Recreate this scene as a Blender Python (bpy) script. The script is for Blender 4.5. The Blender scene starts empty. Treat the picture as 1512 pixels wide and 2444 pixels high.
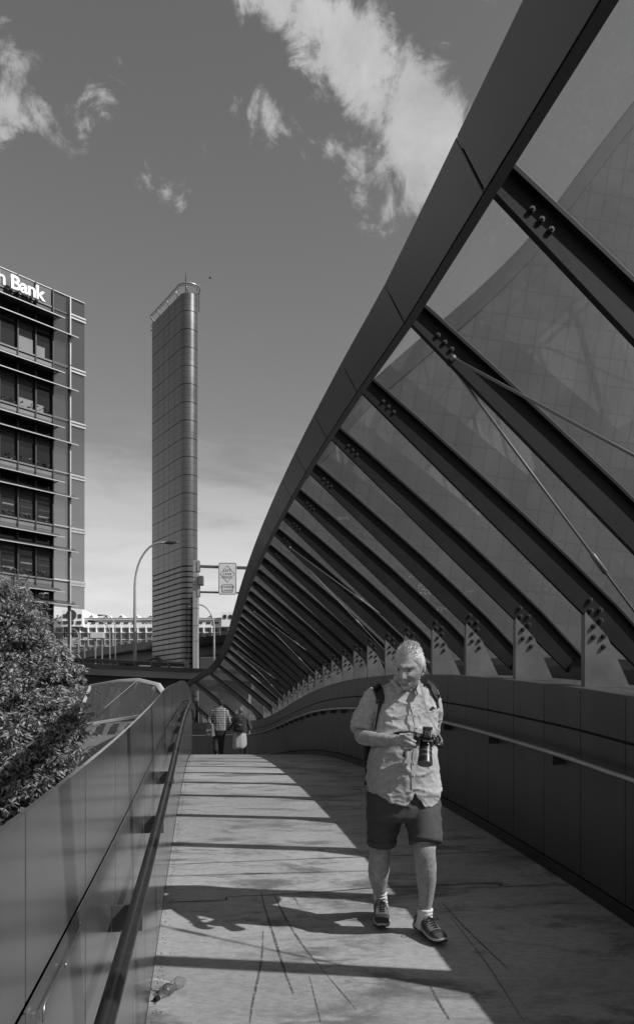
import bpy, bmesh, math, random
import numpy as np
from mathutils import Vector, Matrix, noise, Euler
R = math.radians
random.seed(7)
C = bpy.context.scene
COL = C.collection
# ------------------------------------------------------------------ camera, sky, sun, exposure
F = 1850.0; CX = 756.0; HY = 1690.0; EYE = 1.6          # focal length, principal column and horizon row in sheet units
cam_d = bpy.data.cameras.new('camera'); cam = bpy.data.objects.new('camera', cam_d); COL.objects.link(cam)
cam.location = (0, 0, EYE); cam.rotation_euler = (R(90), 0, 0)
cam_d.sensor_fit = 'VERTICAL'; cam_d.sensor_height = 36; cam_d.sensor_width = 36
cam_d.lens = F / 2444 * 36; cam_d.shift_y = (HY - 1222) / 2444
cam_d.clip_start = 0.05; cam_d.clip_end = 3000
C.camera = cam
SUN = Vector((1.03, -0.45, 1.0)).normalized()
sl = bpy.data.lights.new('sun', 'SUN'); sl.energy = 4.3; sl.angle = R(0.55); sl.color = (1, 1, 1)
so = bpy.data.objects.new('sun', sl); COL.objects.link(so); so.rotation_euler = SUN.to_track_quat('Z', 'Y').to_euler(); so.location = (30, -10, 40)
C.view_settings.view_transform = 'Standard'; C.view_settings.look = 'None'; C.view_settings.exposure = 0.15; C.view_settings.gamma = 1
C.render.engine = 'CYCLES'
C.cycles.use_denoising = True
C.cycles.max_bounces = 8; C.cycles.transparent_max_bounces = 80; C.cycles.diffuse_bounces = 3; C.cycles.glossy_bounces = 4
C.cycles.caustics_reflective = False; C.cycles.caustics_refractive = False
C.cycles.sample_clamp_indirect = 4

W = bpy.data.worlds.new('World'); C.world = W; W.use_nodes = True
nt = W.node_tree; nt.nodes.clear()
def N(t, **k):
    n = nt.nodes.new(t)
    for a, b in k.items():
        if a == 'inp':
            for i, v in b.items():
                n.inputs[i].default_value = v
        else: setattr(n, a, b)
    return n
def L(a, b): nt.links.new(a, b)
def MA(op, a, b=None, clamp=False):
    n = N('ShaderNodeMath', operation=op, use_clamp=clamp)
    for i, v in enumerate((a, b)):
        if v is None: continue
        if isinstance(v, (int, float)): n.inputs[i].default_value = v
        else: L(v, n.inputs[i])
    return n.outputs[0]
sky = N('ShaderNodeTexSky', sky_type='NISHITA', sun_disc=False)
sky.sun_elevation = math.asin(SUN.z); sky.sun_rotation = math.atan2(SUN.x, SUN.y)
sky.air_density = 1.0; sky.dust_density = 0.6; sky.ozone_density = 1.0
sp = N('ShaderNodeSeparateColor'); L(sky.outputs[0], sp.inputs[0])
grey = MA('ADD', MA('MULTIPLY', sp.outputs[0], 0.62), MA('MULTIPLY', sp.outputs[1], 0.38))   # black and white film behind an orange filter
tc = N('ShaderNodeTexCoord'); DIR = tc.outputs['Generated']
sx = N('ShaderNodeSeparateXYZ'); L(DIR, sx.inputs[0])
def dirv(px, py): return Vector(((px - CX) / F, 1, (HY - py) / F)).normalized()
n1 = N('ShaderNodeTexNoise', inp={'Scale': 9.0, 'Detail': 9.0, 'Roughness': 0.62, 'Distortion': 0.25}); L(DIR, n1.inputs['Vector'])
n4 = N('ShaderNodeTexNoise', inp={'Scale': 17.0, 'Detail': 10.0, 'Roughness': 0.7, 'Distortion': 0.9}); L(DIR, n4.inputs['Vector'])
n2 = N('ShaderNodeTexNoise', inp={'Scale': 34.0, 'Detail': 6.0, 'Roughness': 0.62}); L(DIR, n2.inputs['Vector'])
blobs = [(600,-20,60,1),(660,10,66,1.05),(730,60,76,1.05),(790,110,78,1.05),(840,150,95,1.1),(900,190,105,1.15),(960,240,112,1.2),(870,240,100,1.05),(990,330,118,1.3),
         (1040,290,90,1.05),(1000,400,105,1.1),(920,400,85,.95),(960,450,85,1.0),(860,400,75,.8),(855,460,60,.75),(930,490,70,.95),(1060,340,100,1.1),(800,350,66,.6),(740,335,60,.5),(880,510,40,.6),
         (610,270,55,.62),(650,285,50,.6),(690,310,40,.45),(790,230,60,.6),(930,110,70,.45),(1010,200,70,.4),
         (20,160,85,.95),(80,150,65,.85),(0,220,90,.95),(60,210,80,.85),(-20,280,85,.75),(20,300,50,.5),
         (245,235,66,.74),(285,205,60,.6),(215,285,66,.55),(165,315,45,.34),(232,330,50,.36),
         (365,420,58,.5),(395,450,44,.48),(430,494,40,.45),(455,315,55,.32),(350,365,40,.3),(1100,-40,90,.35)]
acc = None
for (px, py, r, s) in blobs:
    d = dirv(px, py); cf = d.y
    vd = N('ShaderNodeVectorMath', operation='DISTANCE'); L(DIR, vd.inputs[0]); vd.inputs[1].default_value = d
    mr = N('ShaderNodeMapRange', interpolation_type='SMOOTHSTEP', inp={1: 0.0, 2: 1.9 * r / F * cf ** 1.5, 3: s, 4: 0.0}); L(vd.outputs['Value'], mr.inputs[0])
    acc = mr.outputs[0] if acc is None else MA('MAXIMUM', acc, mr.outputs[0])
nz = MA('ADD', MA('ADD', MA('MULTIPLY', n1.outputs[0], 0.45), MA('MULTIPLY', n4.outputs[0], 0.4)), MA('MULTIPLY', n2.outputs[0], 0.15))
nzc = MA('MULTIPLY', MA('SUBTRACT', nz, 0.5), 3.4)
m0 = MA('ADD', acc, MA('MULTIPLY', nzc, 1.95))
mp = N('ShaderNodeMapRange', interpolation_type='SMOOTHSTEP', inp={1: 0.34, 2: 1.05, 3: 0.0, 4: 1.0}); L(m0, mp.inputs[0])
gate = N('ShaderNodeMapRange', interpolation_type='SMOOTHSTEP', inp={1: 0.02, 2: 0.3, 3: 0.0, 4: 1.0}); L(acc, gate.inputs[0])
cm = MA('MULTIPLY', mp.outputs[0], gate.outputs[0])
# a veil of stratus low over the horizon
mpn = N('ShaderNodeMapping'); mpn.inputs['Scale'].default_value = (3.4, 3.4, 15.0); L(DIR, mpn.inputs[0])
n3 = N('ShaderNodeTexNoise', inp={'Scale': 2.2, 'Detail': 7.0, 'Roughness': 0.55, 'Distortion': 0.3}); L(mpn.outputs[0], n3.inputs['Vector'])
el = N('ShaderNodeMapRange', interpolation_type='SMOOTHSTEP', inp={1: 0.34, 2: 0.16, 3: 0.0, 4: 1.0}); L(MA('ADD', sx.outputs[2], MA('MULTIPLY', MA('SUBTRACT', n3.outputs[0], 0.5), 0.22)), el.inputs[0])
veil = MA('MULTIPLY', el.outputs[0], MA('ADD', 0.02, MA('MULTIPLY', n3.outputs[0], 1.45)), True)
cval = MA('ADD', 1.65, MA('MULTIPLY', MA('SUBTRACT', n1.outputs[0], 0.5), 2.4))
def MIX(f, a, b):
    n = N('ShaderNodeMix', data_type='FLOAT')
    L(f, n.inputs[0])
    for i, v in ((2, a), (3, b)):
        if isinstance(v, (int, float)): n.inputs[i].default_value = v
        else: L(v, n.inputs[i])
    return n.outputs[0]
SKY_GAIN = 1.06
skyv = MA('MULTIPLY', grey, SKY_GAIN)
zf = N('ShaderNodeMapRange', inp={1: 0.0, 2: 0.75, 3: 1.0, 4: 1.0}); L(sx.outputs[2], zf.inputs[0])
v1 = MIX(veil, MA('MULTIPLY', skyv, zf.outputs[0]), 6.0)
v2 = MIX(MA('MULTIPLY', cm, 0.92), v1, MA('MULTIPLY', cval, 2.35))
cc = N('ShaderNodeCombineColor'); [L(v2, cc.inputs[i]) for i in range(3)]
bg = N('ShaderNodeBackground'); L(cc.outputs[0], bg.inputs[0]); bg.inputs[1].default_value = 0.115
wo = N('ShaderNodeOutputWorld'); L(bg.outputs[0], wo.inputs[0])

# ------------------------------------------------------------------ materials
MATS = {}
def mat(name, col=0.3, rough=0.6, metal=0.0, var=0.0, vscale=3.0, vdetail=5, bump=0.0, bscale=40.0, spec=0.5, stretch=(1, 1, 1), space='Object', coat=0.0, dark=None):
    if name in MATS: return MATS[name]
    m = bpy.data.materials.new(name); m.use_nodes = True; t = m.node_tree; b = t.nodes['Principled BSDF']
    b.inputs['Base Color'].default_value = (col, col, col, 1); b.inputs['Roughness'].default_value = rough; b.inputs['Metallic'].default_value = metal
    b.inputs['Specular IOR Level'].default_value = spec; b.inputs['Coat Weight'].default_value = coat; b.inputs['Coat Roughness'].default_value = 0.08
    tcn = t.nodes.new('ShaderNodeTexCoord'); mpp = t.nodes.new('ShaderNodeMapping'); mpp.inputs['Scale'].default_value = stretch
    t.links.new(tcn.outputs[space], mpp.inputs[0])
    if var > 0:
        n = t.nodes.new('ShaderNodeTexNoise'); n.inputs['Scale'].default_value = vscale; n.inputs['Detail'].default_value = vdetail; n.inputs['Roughness'].default_value = 0.6
        t.links.new(mpp.outputs[0], n.inputs['Vector'])
        r = t.nodes.new('ShaderNodeValToRGB'); lo = max(0, col * (1 - var)); hi = col * (1 + var)
        r.color_ramp.elements[0].position = 0.3; r.color_ramp.elements[0].color = (lo, lo, lo, 1)
        r.color_ramp.elements[1].position = 0.7; r.color_ramp.elements[1].color = (hi, hi, hi, 1)
        t.links.new(n.outputs[0], r.inputs[0]); t.links.new(r.outputs[0], b.inputs['Base Color'])
        rr = t.nodes.new('ShaderNodeMapRange'); rr.inputs[3].default_value = max(0.02, rough - 0.08); rr.inputs[4].default_value = min(1, rough + 0.1)
        t.links.new(n.outputs[0], rr.inputs[0]); t.links.new(rr.outputs[0], b.inputs['Roughness'])
    if bump > 0:
        n = t.nodes.new('ShaderNodeTexNoise'); n.inputs['Scale'].default_value = bscale; n.inputs['Detail'].default_value = 4
        t.links.new(mpp.outputs[0], n.inputs['Vector'])
        bp = t.nodes.new('ShaderNodeBump'); bp.inputs['Strength'].default_value = bump; bp.inputs['Distance'].default_value = 0.02
        t.links.new(n.outputs[0], bp.inputs['Height']); t.links.new(bp.outputs[0], b.inputs['Normal'])
    MATS[name] = m
    return m
def glassmat(name, tint=0.85, rough=0.02, refl=1.0, dirt=0.06, dscale=6.0):
    m = bpy.data.materials.new(name); m.use_nodes = True; t = m.node_tree; t.nodes.clear()
    o = t.nodes.new('ShaderNodeOutputMaterial'); tr = t.nodes.new('ShaderNodeBsdfTransparent'); tr.inputs[0].default_value = (tint,) * 3 + (1,)
    gl = t.nodes.new('ShaderNodeBsdfGlossy'); gl.inputs['Roughness'].default_value = rough; gl.inputs['Color'].default_value = (refl,) * 3 + (1,)
    df = t.nodes.new('ShaderNodeBsdfDiffuse'); df.inputs[0].default_value = (0.45, 0.45, 0.45, 1)
    tl = t.nodes.new('ShaderNodeBsdfTranslucent'); tl.inputs[0].default_value = (0.45, 0.45, 0.45, 1)
    ad = t.nodes.new('ShaderNodeMixShader'); t.links.new(df.outputs[0], ad.inputs[1]); t.links.new(tl.outputs[0], ad.inputs[2])
    fr = t.nodes.new('ShaderNodeFresnel'); fr.inputs[0].default_value = 1.5
    tcn = t.nodes.new('ShaderNodeTexCoord'); n = t.nodes.new('ShaderNodeTexNoise'); n.inputs['Scale'].default_value = dscale; n.inputs['Detail'].default_value = 6; n.inputs['Roughness'].default_value = 0.8
    t.links.new(tcn.outputs['Object'], n.inputs['Vector'])
    mr = t.nodes.new('ShaderNodeMapRange'); mr.inputs[1].default_value = 0.35; mr.inputs[2].default_value = 0.72; mr.inputs[3].default_value = dirt * 0.7; mr.inputs[4].default_value = dirt * 1.7
    t.links.new(n.outputs[0], mr.inputs[0])
    ge = t.nodes.new('ShaderNodeNewGeometry'); iv = t.nodes.new('ShaderNodeMath'); iv.operation = 'SUBTRACT'; iv.inputs[0].default_value = 1; t.links.new(ge.outputs['Backfacing'], iv.inputs[1])
    fm = t.nodes.new('ShaderNodeMath'); fm.operation = 'MULTIPLY'; t.links.new(fr.outputs[0], fm.inputs[0]); t.links.new(iv.outputs[0], fm.inputs[1])
    m1 = t.nodes.new('ShaderNodeMixShader'); t.links.new(fm.outputs[0], m1.inputs[0]); t.links.new(tr.outputs[0], m1.inputs[1]); t.links.new(gl.outputs[0], m1.inputs[2])
    m2 = t.nodes.new('ShaderNodeMixShader'); t.links.new(mr.outputs[0], m2.inputs[0]); t.links.new(m1.outputs[0], m2.inputs[1]); t.links.new(ad.outputs[0], m2.inputs[2])
    t.links.new(m2.outputs[0], o.inputs[0]); MATS[name] = m
    return m

# ------------------------------------------------------------------ mesh helpers
class MB:
    def __init__(s): s.v = []; s.f = []
    def add(s, vs, fs):
        o = len(s.v); s.v += [tuple(v) for v in vs]; s.f += [tuple(i + o for i in f) for f in fs]; return s
    def box(s, a, b):
        x0, y0, z0 = a; x1, y1, z1 = b
        return s.add([(x0,y0,z0),(x1,y0,z0),(x1,y1,z0),(x0,y1,z0),(x0,y0,z1),(x1,y0,z1),(x1,y1,z1),(x0,y1,z1)],
                     [(3,2,1,0),(4,5,6,7),(0,1,5,4),(1,2,6,5),(2,3,7,6),(3,0,4,7)])
    def hexa(s, q0, q1):       # two quads joined
        n = len(q0)
        return s.add(list(q0) + list(q1), [tuple(range(n))[::-1], tuple(range(n, 2 * n))] + [(i, (i + 1) % n, (i + 1) % n + n, i + n) for i in range(n)])
    def prism(s, poly, off):   # polygon (3-D points) swept by a vector
        off = Vector(off); return s.hexa([Vector(p) for p in poly], [Vector(p) + off for p in poly])
    def bar(s, p, q, w, h, up=(0, 0, 1)):
        p = Vector(p); q = Vector(q); d = (q - p).normalized(); u = Vector(up); a = d.cross(u)
        if a.length < 1e-4: a = d.cross(Vector((1, 0, 0)))
        a.normalize(); b = a.cross(d).normalized(); a = a * w / 2; b = b * h / 2
        return s.hexa([p - a - b, p + a - b, p + a + b, p - a + b], [q - a - b, q + a - b, q + a + b, q - a + b])
    def tube(s, pts, r, seg=8, closed_ends=True):
        pts = [Vector(p) for p in pts]; rs = r if isinstance(r, (list, tuple)) else [r] * len(pts); rings = []; prev = None
        for i, p in enumerate(pts):
            d = (pts[min(i + 1, len(pts) - 1)] - pts[max(i - 1, 0)]).normalized()
            if prev is None:
                a = d.cross(Vector((0, 0, 1)));
                if a.length < 1e-3: a = d.cross(Vector((0, 1, 0)))
            else: a = prev - d * prev.dot(d)
            a.normalize(); prev = a; b = d.cross(a)
            rings.append([p + (a * math.cos(2 * math.pi * k / seg) + b * math.sin(2 * math.pi * k / seg)) * rs[i] for k in range(seg)])
        return s.loft(rings, closed_ends)
    def loft(s, rings, caps=True):
        o = len(s.v); n = len(rings[0])
        for r in rings: s.v += [tuple(p) for p in r]
        for i in range(len(rings) - 1):
            for k in range(n):
                k2 = (k + 1) % n; s.f.append((o + i * n + k, o + i * n + k2, o + (i + 1) * n + k2, o + (i + 1) * n + k))
        if caps: s.f.append(tuple(o + k for k in range(n))[::-1]); s.f.append(tuple(o + (len(rings) - 1) * n + k for k in range(n)))
        return s
    def sphere(s, c, r, su=12, sv=8):
        c = Vector(c); r = Vector(r) if not isinstance(r, (int, float)) else Vector((r, r, r))
        rings = []
        for j in range(1, sv):
            th = math.pi * j / sv
            rings.append([(c.x + r.x * math.sin(th) * math.cos(2*math.pi*k/su), c.y + r.y * math.sin(th) * math.sin(2*math.pi*k/su), c.z - r.z * math.cos(th)) for k in range(su)])
        return s.loft(rings)
    def mesh(s, name, smooth=False, m=None):
        me = bpy.data.meshes.new(name); me.from_pydata(s.v, [], s.f)
        bm = bmesh.new(); bm.from_mesh(me); bmesh.ops.recalc_face_normals(bm, faces=bm.faces); bm.to_mesh(me); bm.free()
        if smooth:
            for p in me.polygons: p.use_smooth = True
        if m is not None: me.materials.append(m)
        return me
    def build(s, name, m, parent=None, smooth=False, loc=None, autos=False):
        o = bpy.data.objects.new(name, s.mesh(name, smooth, m)); COL.objects.link(o)
        if loc: o.location = loc
        if parent is not None: o.parent = parent; o.matrix_parent_inverse = Matrix.Identity(4)
        if autos: shade(o)
        return o
def shade(o, ang=35):
    me = o.data
    for p in me.polygons: p.use_smooth = True
    bm = bmesh.new(); bm.from_mesh(me)
    for e in bm.edges:
        if len(e.link_faces) == 2 and e.calc_face_angle(0) > R(ang): e.smooth = False
    bm.to_mesh(me); bm.free()
def bevel(o, w=0.005, seg=2):
    m = o.modifiers.new('bevel', 'BEVEL'); m.width = w; m.segments = seg; m.limit_method = 'ANGLE'; m.angle_limit = R(40); return o
def thing(name, label, cat, loc=(0, 0, 0), group=None, rz=0):
    o = bpy.data.objects.new(name, None); COL.objects.link(o); o.location = loc; o.rotation_euler = (0, 0, rz); o.empty_display_size = 0.2
    tag(o, label, cat, group); return o
def tag(o, label, cat, group=None):
    o['label'] = label; o['category'] = cat
    if group: o['group'] = group
    return o
def struct(o): o['kind'] = 'structure'; return o
def P(px, py, Y): return Vector(((px - CX) / F * Y, Y, EYE + (HY - py) / F * Y))
def copy_tree(o, parent=None):
    c = o.copy(); COL.objects.link(c)
    if parent is not None: c.parent = parent
    for ch in o.children: copy_tree(ch, c)
    return c
def text_obj(name, s, size, m, parent, mat4, extrude=0.01, align='LEFT', bold=0.0, shear=0, spacing=1.0, line=1.0):
    cu = bpy.data.curves.new(name, 'FONT'); cu.body = s; cu.size = size; cu.extrude = extrude; cu.align_x = align; cu.offset = bold; cu.shear = shear; cu.space_character = spacing; cu.space_line = line
    cu.materials.append(m); o = bpy.data.objects.new(name, cu); COL.objects.link(o)
    dg = bpy.context.evaluated_depsgraph_get(); dg.update(); me = bpy.data.meshes.new_from_object(o.evaluated_get(dg)); me.name = name; bpy.data.objects.remove(o)
    if not me.materials: me.materials.append(m)
    o = bpy.data.objects.new(name, me); COL.objects.link(o)
    if parent is not None: o.parent = parent
    o.matrix_local = mat4
    return o
def basis(x, y, z, loc):
    return Matrix(((x[0], y[0], z[0], loc[0]), (x[1], y[1], z[1], loc[1]), (x[2], y[2], z[2], loc[2]), (0, 0, 0, 1)))
def interp(tab, x):
    if x <= tab[0][0]:
        a, b = tab[0], tab[1]
    elif x >= tab[-1][0]:
        a, b = tab[-2], tab[-1]
    else:
        for i in range(len(tab) - 1):
            if tab[i][0] <= x <= tab[i + 1][0]: a, b = tab[i], tab[i + 1]; break
    t = (x - a[0]) / (b[0] - a[0])
    return tuple(a[j] + (b[j] - a[j]) * t for j in range(1, len(a)))
def smooth_tab(pts, n=10):     # Catmull-Rom through rows of numbers
    out = []
    P_ = [np.array(p, float) for p in pts]; P_ = [2 * P_[0] - P_[1]] + P_ + [2 * P_[-1] - P_[-2]]
    for i in range(1, len(P_) - 2):
        for k in range(n):
            t = k / n; p0, p1, p2, p3 = P_[i-1:i+3]
            out.append(tuple(0.5 * ((2*p1) + (-p0+p2)*t + (2*p0-5*p1+4*p2-p3)*t*t + (-p0+3*p1-3*p2+p3)*t**3)))
    out.append(tuple(P_[-2])); return out

# ------------------------------------------------------------------ the path: s -> right edge (X,Y), left edge (X,Y), deck height
PATH = smooth_tab([  # s, Rx, Ry, Lx, Ly, z
 (-4, 3.48, -4, .32, -4, -.42), (-1, 3.0, -1, -.118, -1, -.22), (2, 2.52, 2, -.559, 2, -.06), (4, 2.2, 4, -.853, 4, .085), (5, 2.04, 5, -1.0, 5, .175), (6, 1.88, 6, -1.147, 6, .275), (8, 1.56, 8, -1.441, 8, .43),
 (10, 1.24, 10, -1.735, 10, .535), (12, .92, 12, -2.029, 12, .595), (14, .60, 14, -2.323, 14, .612), (16, .28, 16, -2.617, 16, .585), (18, -.04, 18, -2.911, 18, .515),
 (20, -.36, 20, -3.22, 20, .40), (22, -.68, 22, -3.55, 22, .27), (24, -1.0, 24, -3.93, 24, .12), (26, -1.36, 26, -4.4, 25.8, -.04), (28, -1.85, 28, -5.1, 27.2, -.24), (29.5, -2.38, 29.4, -5.9, 28.2, -.36),
 (30.7, -3.1, 30.4, -6.8, 28.8, -.42), (31.9, -4.0, 31.2, -7.8, 29.3, -.47), (33.1, -5.05, 31.8, -8.9, 29.8, -.5), (34.5, -6.4, 32.3, -10.2, 30.2, -.52), (36, -7.9, 32.6, -11.6, 30.4, -.55)], 6)
def path(s): return interp(PATH, s)
def Rp(s): a = path(s); return Vector((a[0], a[1], 0))
def Lp(s): a = path(s); return Vector((a[2], a[3], 0))
def gz(s): return path(s)[4]
def tang(fn, s): return (fn(s + .05) - fn(s - .05)).normalized()
def frame(s):
    """unit vectors at the right edge: along the path, and across it towards the left"""
    a = tang(Rp, s); return a, Vector((-a.y, a.x, 0))
def arclen_steps(fn, s0, s1, step):
    out = [s0]; acc = 0; s = s0; last = fn(s)
    while s < s1:
        s += 0.01; p = fn(s); acc += (p - last).length; last = p
        if acc >= step: out.append(s); acc -= step
    return out
# ------------------------------------------------------------------ bridge materials
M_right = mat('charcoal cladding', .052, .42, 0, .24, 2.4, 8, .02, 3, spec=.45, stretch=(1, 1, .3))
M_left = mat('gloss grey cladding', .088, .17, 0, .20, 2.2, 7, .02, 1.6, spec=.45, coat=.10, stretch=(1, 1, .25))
M_gap = mat('shadow gap', .012, .8)
M_steel = mat('dark painted steel', .028, .38, 0, .25, 4, 5, .03, 30)
M_rafter = mat('rafter paint', .012, .5, 0, .35, 2.0, 6, .03, 18, spec=.15)
M_gusset = mat('weathered plate', .11, .5, .1, .3, 3.5, 8, .05, 25)
M_fascia = mat('fascia paint', .036, .30, .25, .18, .8, 5, .01, 4)
M_rail = mat('brushed rail', .42, .3, .9, .12, 30, 3, .03, 160, stretch=(1, .05, 1))
M_raild = mat('dark bronze rail', .055, .28, .55, .15, 20, 3)
M_bolt = mat('bolt steel', .075, .38, .75, .2, 60)
M_rod = mat('rod steel', .16, .5, .3)
M_glass = glassmat('canopy glass', .94, .012, 1.0, .028, 28.0)
M_glassd = glassmat('dusty canopy glass', .92, .02, 1.0, .042, 34.0)
M_scratch = mat('etched scribble', .55, .9)
M_light = mat('light painted steel', .42, .45, 0, .12, 3)

def deckmat():
    m = mat('deck concrete', .2, .78); t = m.node_tree; b = t.nodes['Principled BSDF']; nn = t.nodes.new
    tc = nn('ShaderNodeTexCoord'); lk = t.links.new
    def noise_(sc, det, ro, stretch=(1, 1, 1), dist=0):
        mp = nn('ShaderNodeMapping'); mp.inputs['Scale'].default_value = stretch; mp.inputs['Rotation'].default_value = (0, 0, R(9)); lk(tc.outputs['Object'], mp.inputs[0])
        n = nn('ShaderNodeTexNoise'); n.inputs['Scale'].default_value = sc; n.inputs['Detail'].default_value = det; n.inputs['Roughness'].default_value = ro; n.inputs['Distortion'].default_value = dist
        lk(mp.outputs[0], n.inputs['Vector']); return n.outputs[0]
    def ramp(x, p0, p1, c0, c1):
        r = nn('ShaderNodeMapRange'); r.interpolation_type = 'SMOOTHSTEP'; [r.inputs[i].__setattr__('default_value', v) for i, v in ((1, p0), (2, p1), (3, c0), (4, c1))]; lk(x, r.inputs[0]); return r.outputs[0]
    def mul(a, c):
        n = nn('ShaderNodeMath'); n.operation = 'MULTIPLY'; lk(a, n.inputs[0])
        if isinstance(c, float): n.inputs[1].default_value = c
        else: lk(c, n.inputs[1])
        return n.outputs[0]
    big = ramp(noise_(.55, 4, .5), .3, .7, .86, 1.12)
    streak = ramp(noise_(2.6, 9, .72, (.5, 1.25, 1), .5), .46, .62, 1.07, .44)        # blotches drawn across the path
    blot = ramp(noise_(1.1, 3, .5), .36, .56, .12, 1.)
    sm = nn('ShaderNodeMix'); sm.data_type = 'FLOAT'; lk(blot, sm.inputs[0]); sm.inputs[2].default_value = 1.0; lk(streak, sm.inputs[3])
    fine = ramp(noise_(24, 9, .78, (.7, 1.3, 1)), .33, .72, 1.16, .76)
    brush = ramp(noise_(60, 3, .6, (.04, 1, 1)), .3, .7, .985, 1.015)
    grit = ramp(noise_(160, 2, .6), .60, .72, 1.0, .6)
    base = mul(mul(mul(mul(mul(big, sm.outputs[0]), fine), brush), grit), .36)
    cc = nn('ShaderNodeCombineColor'); [lk(base, cc.inputs[i]) for i in range(3)]; lk(cc.outputs[0], b.inputs['Base Color'])
    bp = nn('ShaderNodeBump'); bp.inputs['Strength'].default_value = .25; bp.inputs['Distance'].default_value = .01; lk(noise_(90, 5, .7), bp.inputs['Height']); lk(bp.outputs[0], b.inputs['Normal'])
    lk(ramp(noise_(3, 5, .6), .3, .7, .62, .85), b.inputs['Roughness'])
    return m
M_deck = deckmat()

# ------------------------------------------------------------------ deck
SS = [(-4 + .35 * i) for i in range(int((36 + 4) / .35) + 1)]
def deck():
    mb = MB(); rings = []
    for s in SS:
        r, l, z = Rp(s), Lp(s), gz(s); d = (l - r).normalized()
        a = r - d * .16; b = l + d * .16
        n = 8; top = [a + (b - a) * (i / n) + Vector((0, 0, z)) for i in range(n + 1)]
        rings.append(top + [b + Vector((0, 0, z - .4)), a + Vector((0, 0, z - .4))])
    return struct(mb.loft(rings).build('footpath', M_deck, smooth=False, autos=True))
foot = deck()
M_mark = mat('rubber mark', .10, .8, 0, .3, 9, 6)
_t = M_mark.node_tree; _n = _t.nodes.new('ShaderNodeTexNoise'); _n.inputs['Scale'].default_value = 55; _n.inputs['Detail'].default_value = 6; _n.inputs['Roughness'].default_value = .8
_tc = _t.nodes.new('ShaderNodeTexCoord'); _t.links.new(_tc.outputs['Object'], _n.inputs['Vector']); _m = _t.nodes.new('ShaderNodeMapRange'); _m.inputs[1].default_value = .40; _m.inputs[2].default_value = .58; _t.links.new(_n.outputs[0], _m.inputs[0]); _t.links.new(_m.outputs[0], _t.nodes['Principled BSDF'].inputs['Alpha'])
M_joint = mat('joint filler', .05, .9)
def groundpt(px, py, lift=.003):
    lo, hi = 1.2, 19.0                       # where the sight line meets the deck
    for _ in range(40):
        m = (lo + hi) / 2
        if EYE + (HY - py) / F * m > gz(m): lo = m
        else: hi = m
    return Vector(((px - CX) / F * lo, lo, gz(lo) + lift))
def mark(pts, w, name, m, lift=.003):
    pts = [groundpt(*p) for p in pts]; q = smooth_tab([tuple(p) for p in pts], 8) if len(pts) > 2 else [tuple(pts[0] + (pts[1] - pts[0]) * i / 12) for i in range(13)]
    q = [Vector(p) for p in q]; mb = MB(); vs = []; fs = []
    for i, p in enumerate(q):
        d = (q[min(i+1, len(q)-1)] - q[max(i-1, 0)]); n = Vector((-d.y, d.x, 0)).normalized(); taper = w * (.35 + .65 * math.sin(math.pi * (.08 + .84 * i / (len(q)-1)))) * random.uniform(.8, 1.15)
        z = Vector((0, 0, 0)); 
        a = p + n * taper / 2; b = p - n * taper / 2
        a.z = gz(a.y) + lift; b.z = gz(b.y) + lift; vs += [a, b]
    for i in range(len(q) - 1): fs.append((2*i, 2*i+1, 2*i+3, 2*i+2))
    mb.add(vs, fs); return mb.build(name, m, foot)
for pts, w in [([(622,2128),(632,2168),(655,2240),(680,2320),(700,2372)], .022), ([(628,2222),(624,2290),(604,2390),(596,2443)], .018), ([(655,2138),(680,2190),(722,2256),(775,2322)], .02),
               ([(700,2138),(712,2160)], .012), ([(1052,2152),(1110,2216),(1212,2314)], .02), ([(1075,2190),(1160,2300),(1250,2440)], .012), ([(1025,2350),(1045,2390),(1072,2435)], .02), ([(775,2322),(850,2410)], .009), ([(738,2330),(765,2440)], .01)]:
    mark(pts, w * .72, 'scuff_mark', M_mark)
for pts in [[(400,2064),(700,2052),(1010,2040),(1295,2026)], [(538,2142),(760,2130),(925,2118),(1178,2109),(1200,2116),(1378,2110)], [(398,2154),(540,2150)], [(540,2150),(540,2142)]]:
    mark(pts, .011, 'slab_joint', M_joint, .004)

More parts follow.
